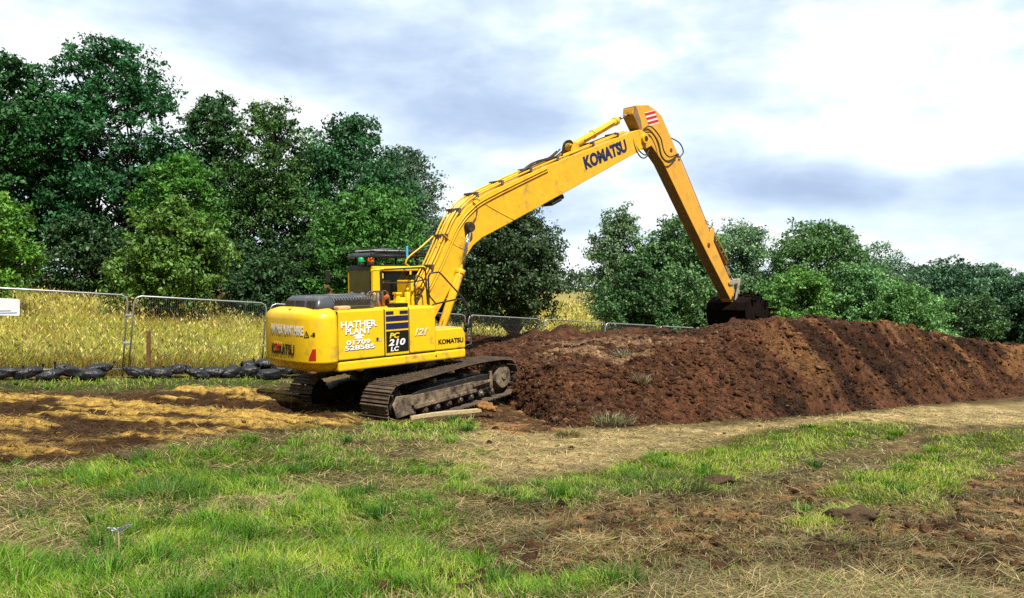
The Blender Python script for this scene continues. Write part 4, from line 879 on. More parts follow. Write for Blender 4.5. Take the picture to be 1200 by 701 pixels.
# hand rails at the right front
def rail(pts, r=.020): q_ = MB(); q_.tube(pts, r, 8); q_.build('handrail', M_rail, EX)
def railp(pts, r=.020): q_ = MB(); q_.tube(pts, r, 8, smooth=False); q_.build('handrail', M_rail, EX)
railp([(.39, -1.12, 2.30), (.39, -1.12, 2.98), (.43, -1.12, 3.05), (.70, -1.12, 3.07), (.78, -1.12, 3.01), (1.42, -1.14, 2.42), (1.60, -1.16, 2.05), (1.63, -1.16, 1.85), (1.60, -1.16, 1.34), (1.28, -1.16, 1.30)])
railp([(.44, -1.14, 2.30), (.52, -1.14, 2.34), (1.15, -1.14, 2.42), (1.36, -1.14, 2.43), (1.60, -1.15, 2.06)])
railp([(.39, -.60, 2.28), (.39, -.60, 2.92), (.46, -.60, 3.0), (.60, -.60, 2.95), (.78, -.66, 2.50), (.86, -.8, 2.31)], .018)
q_ = MB(); q_.tube([(1.52, -1.10, 2.1), (1.60, -1.02, 1.96), (1.62, -.98, 1.8), (1.58, -1.0, 1.62)], .028, 8); q_.tube([(1.50, -.9, 2.0), (1.66, -.9, 1.75), (1.5, -.9, 1.5)], .02, 8); q_.cyl((1.60, -1.12, 1.78), (1.60, -.96, 1.78), .06, n=12, bev=.01); q_.build('front_lamp', M_blk, EX)
q_ = MB(); q_.box((.46, -.36, 2.26), (.54, .22, 2.9), .02); q_.cyl((.3, -.42, 2.3), (.3, -.42, 2.62), .07, bev=.01); q_.cyl((.10, -.48, 2.3), (.10, -.48, 2.5), .09, bev=.01); q_.cyl((.3, -.42, 2.66), (.3, -.42, 2.72), .04); q_.build('boom_foot_bracket', M_yel, EX)

# boom: a box section following its side outline
def box_section(name, up, lo, hw, m, hw2=None, bev=.0):
    """closed box girder: upper and lower edge polylines, plates set in a little from the side plates"""
    q_ = MB(); q_.prism(up + lo, -hw, hw, .018, 2); return q_.build(name, m, EX)
UPX = [(.58, 2.02), (.68, 2.24), (.93, 2.62), (1.40, 3.36), (1.78, 4.03), (1.98, 4.36), (2.32, 4.72), (2.98, 5.10)]
up = UPX + [ (5.31, 6.03), (9.30, 7.46), (9.72, 7.58), (9.98, 7.53), (10.13, 7.40), (10.10, 7.20), (9.95, 7.05)]
lo = [(9.65, 6.87), (6.31, 5.43), (3.55, 4.25), (2.82, 3.95), (2.50, 3.74), (2.26, 3.46), (2.00, 3.05), (1.50, 2.34), (1.24, 1.98), (1.05, 1.84), (.78, 1.80), (.60, 1.88)]
boom = box_section('boom', up, lo, .27, M_yelb)
# weld seams and edges of the stiffened knee
q_ = MB(); q_.tube([(2.62, 4.98), (3.3, 4.72), (3.95, 4.44)] and [(2.62, -.272, 4.97), (3.2, -.273, 4.72), (3.98, -.272, 4.45)], .012, 5); q_.tube([(1.42, -.272, 4.1), (1.9, -.272, 3.75), (2.32, -.272, 3.62)], .010, 5)
q_.build('weld_seam', M_yelb, boom)
put_text('lettering', 'KOMATSU', (6.97, -.272, 6.07), (2.13, 0, .79), (-.79, 0, 2.13), .50, M_navy, boom, bold=.055, width=2.2)
MB().prism([(0, 0), (.10, 0), (.02, -.14), (-.02, -.14)], -.284, -.272).build('lettering', M_navy, boom).location = (8.50, 0, 7.02)
q_ = MB(); q_.cyl((2.33, -.40, 4.21), (2.33, .40, 4.21), .13, n=24, bev=.01); q_.cyl((2.33, -.42, 4.21), (2.33, .42, 4.21), .07, n=16); q_.build('boom_pin', M_dark, boom)
q_ = MB(); q_.cyl((.84, -.34, 2.02), (.84, .34, 2.02), .13, n=20, bev=.01); q_.build('pivot_boss', M_yelb, boom); q_ = MB(); q_.cyl((9.92, -.36, 7.30), (9.92, .36, 7.30), .17, n=24, bev=.015); q_.build('pivot_boss', M_yelb, boom)
q_ = MB(); q_.cyl((9.92, -.375, 7.30), (9.92, .375, 7.30), .09, n=16, bev=.01); q_.build('arm_pin', M_dark, boom)
# clamped steel pipes along the top of the boom
def off(poly, d):
    o = []
    for i, p in enumerate(poly):
        a = poly[max(i - 1, 0)]; b = poly[min(i + 1, len(poly) - 1)]; tx_, tz_ = b[0] - a[0], b[1] - a[1]; l_ = math.hypot(tx_, tz_); o.append((p[0] - tz_ / l_ * d, p[1] + tx_ / l_ * d))
    return o
run = off([(.90, 2.62), (1.40, 3.36), (1.78, 4.03), (1.98, 4.36), (2.32, 4.72), (2.98, 5.10)] + [(5.31, 6.03), (9.1, 7.39)], .06)
for y_, n_, r_, kk in ((-.20, 9, .026, 0), (-.11, 8, .026, .02), (-.02, 7, .022, .01), (.10, 9, .024, 0), (.2, 8, .024, .02)):
    q_ = MB(); q_.tube([(p[0] - kk, y_, p[1] + kk) for p in run[:n_]], r_, 7); q_.build('hydraulic_pipe', M_yelb, boom)
for y_, z_ in ((-.285, .10), (-.285, .17)):
    q_ = MB(); pts = off([(1.05, 2.62), (1.50, 3.30), (1.88, 3.95), (2.10, 4.26), (2.44, 4.58), (3.05, 4.94), (5.33, 5.90)], .16 - z_); q_.tube([(p[0], y_ - .012, p[1]) for p in pts], .014, 6); q_.build('hydraulic_pipe', M_yelb, boom)
q_ = MB()
for p in [(1.2, 3.14), (1.66, 3.90), (2.1, 4.56), (2.7, 5.0), (3.6, 5.37), (4.7, 5.80), (5.8, 6.22), (7.4, 6.80), (8.6, 7.22)]: q_ = MB(); q_.box((p[0] - .04, -.26, p[1]), (p[0] + .04, .26, p[1] + .13), .01); q_.build('pipe_clamp', M_steel, boom)
for k, (y_, hh) in enumerate(((-.16, .10), (-.06, .16), (.08, .12))):
    q_ = MB(); q_.tube([(4.3 + k * .1, y_, 5.74), (5.0, y_ - .02, 6.02 + hh * .6), (5.7, y_, 6.26 + hh * .4), (6.1, y_, 6.44 + hh)], .024, 7); q_.build('hose', M_hose, boom)
q_ = MB()
for k in range(3): q_.tube([(6.02 + .12 * k, -.2 + .1 * k, 6.38), (6.1 + .12 * k, -.22 + .1 * k, 6.75), (6.40 + .08 * k, -.2 + .1 * k, 6.86), (6.66, -.12 + .06 * k, 6.74)], .024, 7)
q_.build('hose', M_hose, boom)
q_ = MB(); q_.box((5.55, -.20, 5.00), (6.0, .16, 5.10), .02, rot=Matrix.Rotation(-.4, 3, 'Y')); q_.box((5.9, -.14, 5.12), (6.16, .06, 5.25), .02, rot=Matrix.Rotation(-.4, 3, 'Y')); q_.build('work_lamp', M_dark, boom)
q_ = MB(); q_.tube([(2.50, -.285, 4.86), (2.62, -.30, 4.72), (2.60, -.31, 4.5), (2.45, -.33, 4.34)], .012, 6); q_.build('grease_line', M_hose, boom)
# grab handle from cab roof to boom
q_ = MB(); q_.tube([(.85, .22, 3.22), (.72, .20, 3.30), (.80, .17, 3.46), (1.15, .1, 3.72), (1.5, .1, 3.98)], .022, 7); q_.build('hydraulic_pipe', M_yelb, boom)
q_ = MB(); q_.tube([(.95, -.2, 2.70), (.80, -.25, 2.60), (.66, -.30, 2.40), (.62, -.33, 2.2)], .03, 7); q_.build('hose', M_hose, boom)
# lifting cylinders left and right of the boom
for sgn in (-1, 1):
    y_ = sgn * .37; a, b, c = Vector((1.30, y_, 1.62)), Vector((1.99, y_, 3.13)), Vector((2.33, y_, 4.20))
    q_ = MB(); q_.cyl(a, b, .105, n=20, bev=.01); q_.cyl(b - (b - a).normalized() * .12, b, .125, n=20, bev=.01); q_.cyl(a - Vector((0, .08, 0)), a + Vector((0, .08, 0)), .12, n=16, bev=.01); lc = q_.build('boom_cylinder', M_yelb, EX)
    q_ = MB(); q_.cyl(b, c, .055, n=16); q_.build('rod', M_chr, lc)
    q_ = MB(); q_.cyl(c - Vector((0, .06, 0)), c + Vector((0, .06, 0)), .12, n=16, bev=.01); q_.build('rod_eye', M_dark, lc)
    q_ = MB(); q_.tube([a + Vector((-.03, -.13 * 1, .25)), (a + b) / 2 + Vector((-.08, -.11, .08)), b + Vector((-.12, -.1, -.05))], .016, 6); q_.build('cylinder_pipe', M_yelb, lc)
q_ = MB()
for sgn in (-1, 1): q_.prism([(.9, 1.27), (1.48, 1.27), (1.44, 1.70), (1.2, 1.74)], sgn * .37 - .16, sgn * .37 - .11, .01); q_.prism([(.9, 1.27), (1.48, 1.27), (1.44, 1.70), (1.2, 1.74)], sgn * .37 + .11, sgn * .37 + .16, .01)
for sgn in (-1, 1): q_.prism([(.2, 1.27), (1.1, 1.27), (1.02, 2.1), (.84, 2.22), (.62, 2.1)], sgn * .31 - .02, sgn * .31 + .02, .01)
q_.build('swing_frame', M_yel, EX)
for k in range(2):
    q_ = MB(); q_.tube([(1.1, .05 + .12 * k, 2.10), (1.35, .05 + .12 * k, 2.06), (1.62, .0 + .12 * k, 1.9), (1.70, .0 + .12 * k, 1.6), (1.45, .05 + .12 * k, 1.3)], .045, 8); q_.build('hose', M_hose, EX)
# arm cylinder lying on the boom
a, b, c = Vector((6.62, 0, 6.72)), Vector((8.86, 0, 7.80)), Vector((9.62, 0, 8.17))
q_ = MB(); q_.cyl(a, b, .115, n=20, bev=.01); q_.cyl(b - (b - a) * .06, b, .135, n=20, bev=.01); q_.cyl(a + (b - a) * .45, a + (b - a) * .48, .135, n=20); q_.cyl(a - Vector((0, .1, 0)), a + Vector((0, .1, 0)), .13, n=16, bev=.01); ac = q_.build('arm_cylinder', M_yelb, EX)
q_ = MB(); q_.cyl(b, c, .055, n=16); q_.build('rod', M_chr, ac)
q_ = MB(); q_.cyl(c - Vector((0, .1, 0)), c + Vector((0, .1, 0)), .12, n=16, bev=.01); q_.build('rod_eye', M_dark, ac)
q_ = MB()
for y_ in (-.16, .16): q_.prism([(6.42, 6.46), (6.92, 6.62), (6.72, 6.86), (6.55, 6.84)], y_ - .02, y_ + .02, .01)
q_.build('cylinder_bracket', M_yelb, boom)
q_ = MB(); q_.tube([(7.1, -.14, 6.97), (7.9, -.15, 7.36), (8.6, -.15, 7.72)], .015, 6); q_.build('cylinder_pipe', M_yelb, ac)
M_grime_shade = mat('grimy_shade_plate', (.24, .15, .07), .6, vary=.3)  # grime on the arm head, and painted shade on the inner face
# arm
armR = [(9.42, 8.06), (9.46, 8.26), (9.62, 8.36), (9.89, 8.40), (10.27, 8.47), (10.75, 8.34), (11.04, 8.2), (11.3, 7.88), (11.92, 7.10), (13.06, 5.62), (14.16, 4.12), (15.40, 2.55), (15.62, 2.25), (15.60, 1.86)]
armL = [(15.48, 1.76), (15.34, 1.90), (13.74, 3.62), (12.5, 5.01), (11.1, 6.62), (10.43, 7.14), (10.1, 7.0), (9.80, 7.06), (9.70, 7.30), (9.82, 7.56), (9.72, 7.80)]
q_ = MB(); q_.prism(armR + armL, -.205, .205, .018); arm = q_.build('arm', M_arm, EX)
q_ = MB(); q_.prism([(9.44, 8.02), (9.80, 7.60), (9.92, 7.62), (9.86, 7.90), (9.60, 8.34), (9.48, 8.30)], -.212, .212, .008); q_.build('wear_plate', M_grime_shade, arm)
q_ = MB(); k_ = 0
for a_, b_ in zip([(10.43, 7.14), (11.1, 6.62), (12.5, 5.01), (13.74, 3.62)], [(11.1, 6.62), (12.5, 5.01), (13.74, 3.62), (15.30, 1.94)]):
    dx, dz = b_[0] - a_[0], b_[1] - a_[1]; l_ = math.hypot(dx, dz); nx_, nz_ = dz / l_ * .006, -dx / l_ * .006
    q_ = MB().prism([(a_[0] + nx_, a_[1] + nz_), (b_[0] + nx_, b_[1] + nz_), (b_[0] + nx_ * 3, b_[1] + nz_ * 3), (a_[0] + nx_ * 3, a_[1] + nz_ * 3)], -.17, .17); q_.build('rear_shade_plate', M_grime_shade, arm)  # added thin dark sheets paint the shade on the arm's inner face
q_ = MB().prism([(10.06, 8.18), (10.62, 8.34), (10.86, 7.94), (10.30, 7.78)], -.210, -.204); plate_ = q_.build('warning_board', M_white, arm)
q_ = MB(); u_ = Vector((.56, .16)); v_ = Vector((.24, -.40)); o_ = Vector((10.06, 8.18))
for k in range(3):
    s0, s1 = .05 + k * .33, .24 + k * .33; sk = .0
    pts = [o_ + v_ * s0, o_ + u_ + v_ * s0, o_ + u_ + v_ * s1, o_ + v_ * s1]; q_.prism([tuple(p) for p in pts], -.214, -.2095)
q_.build('red_stripe', M_red, arm)
for k, pts in enumerate(([(9.95, -.24, 7.62), (10.3, -.27, 7.75), (10.8, -.29, 7.45), (11.0, -.30, 7.0), (11.35, -.29, 6.85), (11.85, -.25, 7.0), (12.0, -.1, 7.0)],
                         [(9.95, -.24, 7.50), (10.35, -.27, 7.55), (10.65, -.29, 7.25), (10.85, -.30, 6.8), (11.3, -.29, 6.66), (11.8, -.25, 6.9)],
                         [(9.3, -.24, 7.38), (9.45, -.27, 6.95), (9.7, -.28, 6.70), (10.0, -.24, 6.7), (10.25, -.2, 6.85)],
                         [(9.4, -.22, 7.45), (9.5, -.25, 7.05), (9.75, -.26, 6.85), (10.05, -.24, 6.8), (10.3, -.2, 7.0)],
                         [(11.6, -.15, 7.55), (12.0, -.25, 7.4), (12.15, -.3, 7.1), (11.95, -.26, 6.9)])):
    q_ = MB(); q_.tube(pts, .022, 7); q_.build('hose', M_hose, arm)
q_ = MB(); q_.cyl((11.95, -.22, 6.98), (11.95, .22, 6.98), .07, n=12); q_.cyl((11.55, -.225, 7.12), (11.55, -.2, 7.12), .07, n=12, bev=.008); q_.build('hose_clamp', M_steel, arm)
q_ = MB(); q_.cyl((13.86, -.225, 3.92), (13.86, .225, 3.92), .09, n=16, bev=.01); q_.cyl((13.86, -.235, 3.92), (13.86, .235, 3.92), .045, n=12); q_.build('link_pin', M_rust, arm)
q_ = MB()
for d_ in (.0, .05): q_.tube([(12.1 + d_, -.1 - d_, 6.98), (13.1 + d_, -.1 - d_, 5.66), (14.15 + d_, -.1 - d_, 4.24)], .018, 6)
q_.build('hydraulic_pipe', M_arm, arm)
# bucket cylinder on the outer face of the arm
a, b, c = Vector((14.22, 0, 4.44)), Vector((15.35, 0, 3.22)), Vector((15.93, 0, 2.56))
q_ = MB(); q_.cyl(a, b, .085, n=18, bev=.01); q_.cyl(b - (b - a) * .08, b, .10, n=18, bev=.01); bc_ = q_.build('bucket_cylinder', M_rust, EX)
q_ = MB(); q_.cyl(b, c, .04, n=14); q_.build('rod', M_chr, bc_)
q_ = MB(); q_.tube([a + Vector((.05, -.1, .0)), (a + b) / 2 + Vector((.02, -.14, .12)), b + Vector((.04, -.11, .10))], .02, 6); q_.build('cylinder_pipe', M_arm, bc_)
q_ = MB()
for y_ in (-.15, .15): q_.prism([(14.0, 4.36), (14.26, 4.02), (14.34, 4.50), (14.2, 4.58)], y_ - .02, y_ + .02, .01)
q_.build('cylinder_bracket', M_arm, arm)
M_link = mat('pale_worn_link', (.50, .44, .36), .4, metal=.4, dirt=(.14, .08, .04), dirt_amt=.3, dirt_scale=8)
def bar(q, a, b, y0b, y1b, wd):
    a = Vector(a); b = Vector(b); d = (b - a).normalized(); n_ = Vector((-d.y, d.x)) * wd; q.prism([tuple(a - d * wd + n_ * .4), tuple(a + n_), tuple(b + n_), tuple(b + d * wd + n_ * .4), tuple(b + d * wd - n_ * .4), tuple(b - n_), tuple(a - n_), tuple(a - d * wd - n_ * .4)], y0b, y1b, .01)
q_ = MB()
for y_ in (-.235, .235): bar(q_, (15.26, 2.52), (15.92, 2.60), y_ - .022, y_ + .022, .085)
q_.cyl((15.92, -.27, 2.60), (15.92, .27, 2.60), .06, n=12); q_.build('tipping_link', M_link, EX)
q_ = MB()
for y_ in (-.10, .10): bar(q_, (15.92, 2.60), (16.25, 1.88), y_ - .03, y_ + .03, .07)
for y_ in (-.275, .275): bar(q_, (15.92, 2.62), (15.60, 1.85), y_ - .02, y_ + .02, .055)
q_.build('bucket_link', M_link, EX)

# wide ditching bucket, opening towards the machine
bu = [(15.20, 1.02), (15.12, 1.50), (15.25, 1.78), (15.52, 1.96), (15.95, 2.02), (16.35, 1.96), (16.70, 1.80), (16.95, 1.50), (17.02, 1.15), (16.92, .80), (16.65, .52), (16.2, .38), (15.75, .36)]
q_ = MB(); hw = .82
inner_ = [(15.30, 1.05), (15.24, 1.48), (15.34, 1.68), (15.55, 1.84), (15.95, 1.90), (16.30, 1.85), (16.60, 1.72), (16.83, 1.46), (16.90, 1.15), (16.81, .86), (16.58, .62), (16.18, .48), (15.76, .46)]
sheet = bu + inner_[::-1]; q_.prism(sheet, -hw, hw, .006)
for y_ in (-hw, hw - .03): q_.prism(bu, y_ - .001 if y_ < 0 else y_, y_ + .03, .004)
for v in q_.bm.verts: v.co.x += .18
bk = q_.build('bucket', mat('dirty_bucket_steel', (.005, .004, .0035), .95, spec=.08, dirt=(.014, .007, .005), dirt_amt=.6, dirt_scale=3, bump=.02, bump_scale=10), EX)
q_ = MB(); 
for y_ in (-.20, .20): q_.prism([(15.35, 1.86), (15.50, 2.04), (15.62, 1.98), (16.05, 2.1), (16.25, 1.98), (16.55, 1.84), (16.0, 1.9)], y_ - .03, y_ + .03, .01)
q_.build('bucket_ear', M_dark, bk)
q_ = MB(); q_.prism([(15.90, .33), (15.70, .35), (15.92, .48)], -.84, .84, .005); q_.build('cutting_edge', M_steel, bk)

# undercarriage
cxo, cyo, tw, gauge, Lh = .58, -.06, .78, 2.39, 1.83   # centre offset, shoe width, half distance between wheels
def trk(sgn):
    yc = cyo + sgn * gauge / 2; T = empty('crawler_track'); T.parent = EX; T.rotation_euler = (0, 0, 0)
    R0 = .40; zc = .44
    path = []       # closed loop: bottom forward, idler up, top back with sag, sprocket down
    for k in range(41): path.append((-Lh + 2 * Lh * k / 40, zc - R0))
    for k in range(1, 20): a = -PI / 2 + PI * k / 20; path.append((Lh + R0 * math.cos(a), zc + R0 * math.sin(a)))
    for k in range(41): u = k / 40; path.append((Lh - 2 * Lh * u, zc + R0 + .02 * math.sin(PI * u * 2) + .045 * math.sin(PI * u)))
    for k in range(1, 20): a = PI / 2 + PI * k / 20; path.append((-Lh + R0 * math.cos(a), zc + R0 * math.sin(a)))
    pa = np.array(path); seg = np.hypot(*(np.roll(pa, -1, 0) - pa).T); cum = np.concatenate([[0], np.cumsum(seg)]); tot = cum[-1]; ns = 49
    q_ = MB(); ch = MB()
    pc = np.vstack([pa, pa[:1]])
    for k in range(ns):
        s = tot * k / ns; x_ = np.interp(s, cum, pc[:, 0]); z_ = np.interp(s, cum, pc[:, 1]); s2 = (s + .05) % tot; x2 = np.interp(s2, cum, pc[:, 0]); z2_ = np.interp(s2, cum, pc[:, 1])
        d = Vector((x2 - x_, z2_ - z_)).normalized(); nn_ = Vector((d.y, -d.x))      # outwards
        p = Vector((x_, z_)); hl = tot / ns * .485; jit = rng.normal(0, .004)
        sh_ = [p - d * hl + nn_ * .035, p - d * hl + nn_ * .052, p - d * hl * .93 + nn_ * (.085 + jit), p - d * hl * .80 + nn_ * (.085 + jit), p - d * hl * .72 + nn_ * .055,
               p - d * hl * .1 + nn_ * .052, p + nn_ * .078, p + d * hl * .12 + nn_ * .078, p + d * hl * .2 + nn_ * .052, p + d * hl * .78 + nn_ * .052, p + d * hl * .84 + nn_ * .074, p + d * hl * .98 + nn_ * .074, p + d * hl + nn_ * .035]
        q_.prism([tuple(v) for v in sh_], -tw / 2, tw / 2)
        for y_ in (-.10, .10): ch.prism([tuple(v) for v in (p - d * hl * .98 + nn_ * .033, p + d * hl * .98 + nn_ * .033, p + d * hl * .8 - nn_ * .06, p + d * hl * .1 - nn_ * .045, p - d * hl * .2 - nn_ * .045, p - d * hl * .9 - nn_ * .06)], y_ - .022, y_ + .022)
    q_.build('track_shoes', M_shoe, T); ch.build('track_chain', M_dark, T)
    yo = -sgn * 0
    q_ = MB(); q_.prism([(-1.50, .20), (1.22, .20), (1.30, .26), (1.30, .58), (.95, .62), (-1.15, .62), (-1.62, .52), (-1.66, .30)], -.24, .24, .02); tf = q_.build('track_frame', M_dark, T)
    q_ = MB(); ya = sgn * .245; q_.prism([(-1.45, .34), (.2, .30), (1.24, .33), (1.26, .44), (.7, .50), (-.4, .52), (-1.43, .55)], min(ya, ya + sgn * .025), max(ya, ya + sgn * .025), .008); q_.build('mud_crust', M_mudf, T)
    q_ = MB()
    for ys in ((-.31,) if sgn < 0 else (.27,)): q_.prism([(-1.95, .16), (-1.52, .18), (-1.46, .58), (-1.92, .62), (-2.05, .45)], ys, ys + .04, .01); q_.prism([(-1.40, .25), (.70, .25), (.70, .32), (-1.40, .34)], ys, ys + .045, .01); q_.prism([(.60, .38), (1.26, .40), (1.26, .46), (.60, .46)], ys, ys + .05, .01); q_.prism([(1.24, .24), (1.33, .24), (1.33, .66), (1.24, .66)], ys, ys + .045, .01)
    q_.build('guard_plate', M_mudf, T)
    rr = random.Random(8)
    for k in range(8):
        x_ = -1.42 + k * .395; q_ = MB()
        for s_ in (-1, 1): q_.cyl((x_, s_ * .16, .17), (x_, s_ * .25, .17), .085, n=18, bev=.01)
        q_.cyl((x_, -.30, .17), (x_, .30, .17), .045, n=12); q_.build('roller', M_steel, T)
    for x_ in (-.65, .62):
        q_ = MB(); q_.cyl((x_, -.24, .74), (x_, .24, .74), .06, n=14, bev=.01); q_.build('carrier_roller', M_steel, T)
    q_ = MB(); q_.cyl((Lh, -.13, zc), (Lh, .13, zc), .345, n=40, bev=.02); q_.cyl((Lh, -.27, zc), (Lh, .27, zc), .30, .30, n=32, bev=.03)
    for k in range(8): a = k * PI / 4; q_.cyl((Lh + .17 * math.cos(a), -.19, zc + .17 * math.sin(a)), (Lh + .17 * math.cos(a), .19, zc + .17 * math.sin(a)), .018, n=8)
    q_.cyl((Lh, -.3, zc), (Lh, .3, zc), .07, n=16); q_.build('idler_wheel', M_mudf, T)
    q_ = MB(); pts = []
    for k in range(44): a = k * 2 * PI / 44; rr_ = .37 if k % 2 else .31; pts.append((-Lh + rr_ * math.cos(a), zc + rr_ * math.sin(a)))
    q_.prism(pts, -.05, .05); q_.cyl((-Lh, -.22, zc), (-Lh, .22, zc), .24, n=28, bev=.02); q_.build('sprocket', M_dark, T)
    T.rotation_euler = (0, rad(-2.2), rad(10)); return T
# the undercarriage is slewed a few degrees against the house
for sgn in (-1, 1):
    T = trk(sgn); yc = sgn * gauge / 2; a = rad(10); T.location = (cxo - math.sin(a) * yc, cyo + math.cos(a) * yc, -.05)
q_ = MB(); q_.cyl((.05, 0, .82), (.05, 0, 1.09), .60, n=48, bev=.02); q_.build('slew_ring', M_dark, EX)
q_ = MB(); q_.cyl((.1, 0, .48), (.1, 0, .84), .72, .6, n=24)
for sx in (-1, 1):
    for sy in (-1, 1): q_.cyl((.1 + sx * .35, sy * .35, .62), (cxo + sx * .85, sy * 1.0, .44), .22, .20, n=12)
q_.build('centre_frame', M_dark, EX)

# peat carried in and spilling over the bucket
def load_pt(p): return EX.matrix_world @ (Vector(p) + Vector((.25, 0, 0)))
q_ = MB(); q_.sphere(load_pt((16.05, 0, 1.25)), .70, (1.1, 1.1, .62), 4, .35, 4)
q_.sphere(load_pt((16.85, -.35, 1.35)), .45, (1.0, 1.1, 1.0), 4, .9, 9); q_.sphere(load_pt((17.05, -.3, .80)), .42, (1.1, 1, 1.1), 4, .9, 12)
q_.sphere(load_pt((17.15, -.7, .50)), .30, (1.2, 1, .9), 4, .9, 19); q_.sphere(load_pt((15.45, -.2, 1.0)), .36, (1, 1, 1), 4, .9, 22)
load = tag(q_.build('bucket_load', M_peat), 'wet black soil heaped in and spilling from the digger bucket', 'soil')
r = np.random.default_rng(66); Pl = []
for k in range(1500):
    if k % 6 == 0: Pl.append(load_pt((17.35 + r.normal(0, .25), -1.2 + r.normal(0, .35), r.uniform(-.1, .9)))[:]); continue
    w_ = r.random()
    if w_ < .55: a_ = r.uniform(-.5, 2.2); R_ = 1.0 + .12 * r.normal() + .08 * math.sin(a_ * 5); p = (16.05 + .92 * R_ * math.cos(a_), r.uniform(-.9, .7), 1.22 + .76 * R_ * math.sin(a_))
    elif w_ < .85: p = (17.0 + r.normal(0, .22), -.3 + r.normal(0, .35), r.uniform(.3, 1.5))
    else: p = (15.5 + r.normal(0, .25), r.normal(0, .5), .9 + r.normal(0, .22))
    Pl.append(load_pt(p)[:])
tag(clods('soil_crumbs', np.array(Pl), .025 + .10 * r.random(1500) ** 2, np.tile([.008, .005, .004], (1500, 1)), 67, M_peat, load), kind='stuff')

# ------------------------------------------------------------------ fence panels
def heras(i, label):
    t0 = 3.55 * i; X0, Y0 = -9.61 + t0 * .75, 18.5 + t0 * .66; a = math.atan2(.66, .75); root = empty('fence_panel', (X0, Y0, H1(X0, Y0) + .03), 0, label, 'fence panel', 'mesh fence panels along the field')
    dz = math.atan2(-.245, 3.55); root.rotation_euler = (rng.normal(0, .02) , -dz, a); Lp, Hp, rc = 3.46, 1.98, .16
    q_ = MB(); pts = [(0.04, 0, 0), (.04, 0, Hp - rc), (.04 + rc * .3, 0, Hp - rc * .3), (.04 + rc, 0, Hp), (Lp - rc, 0, Hp), (Lp - rc * .3, 0, Hp - rc * .3), (Lp, 0, Hp - rc), (Lp, 0, 0)]
    q_.tube(pts, .021, 8, smooth=False); q_.tube([(.04, 0, .14), (Lp, 0, .14)], .017, 6, smooth=False); q_.build('frame', M_galv, root)
    q_ = MB(); bm_ = q_.bm
    def wire(a_, b_, r_=.0016):
        a_ = Vector(a_); b_ = Vector(b_); d = (b_ - a_).normalized(); u_ = d.orthogonal().normalized() * r_; v_ = d.cross(u_)
        A_ = [bm_.verts.new(a_ + u_), bm_.verts.new(a_ - u_ * .5 + v_ * .87), bm_.verts.new(a_ - u_ * .5 - v_ * .87)]; B_ = [bm_.verts.new(b_ + u_), bm_.verts.new(b_ - u_ * .5 + v_ * .87), bm_.verts.new(b_ - u_ * .5 - v_ * .87)]
        for k in range(3): bm_.faces.new((A_[k], A_[(k + 1) % 3], B_[(k + 1) % 3], B_[k]))
    for k in range(62): x_ = .095 + k * .0545; wire((x_, 0, .14), (x_, 0, Hp))
    for k in range(8): z_ = .30 + k * .235; wire((.04, 0, z_), (Lp, 0, z_), .002)
    q_.build('wire_mesh', M_wire, root)
    q_ = MB()
    for z_ in (1.45, .75): q_.box((Lp - .03, -.035, z_), (Lp + .12, .035, z_ + .06), .008)
    q_.build('clamp', M_galv, root); return root
fl = ['leftmost wire fence panel carrying the white notice', 'wire fence panel behind the rust brown post, between two joints left of the digger', 'wire fence panel hidden mostly behind the digger counterweight', 'wire fence panel behind the digger cab', 'wire fence panel just right of the digger handrails',
      'wire fence panel behind the single thick tree trunk', 'second wire fence panel right of the thick tree trunk', 'third wire fence panel right of the thick tree trunk, low behind the earth bank', 'farthest wire fence panel, only its top rail above the earth bank']
for i, lab in zip(range(-2, 8), ['wire fence panel beyond the left photo edge, past the panel with the notice'] + fl): heras(i, lab)
# notice on the left panel
t0 = -2.22; X0, Y0 = -9.61 + t0 * .75, 18.5 + t0 * .66
nb = empty('notice_board', (X0, Y0, H1(X0, Y0)), math.atan2(.66, .75), 'white rectangular notice tied to the leftmost fence panel', 'sign')
MB().prism([(-.62, 1.44), (-.05, 1.40), (-.02, 1.43), (-.02, 1.76), (-.05, 1.79), (-.62, 1.83)], -.055, -.035, .004).build('board', M_white, nb)
q_ = MB()
for z_, a_, b_ in ((1.47, -.58, -.08), (1.52, -.52, -.2)): q_.box((a_, -.060, z_), (b_, -.0555, z_ + .018))
q_.build('print_line', M_ink, nb)

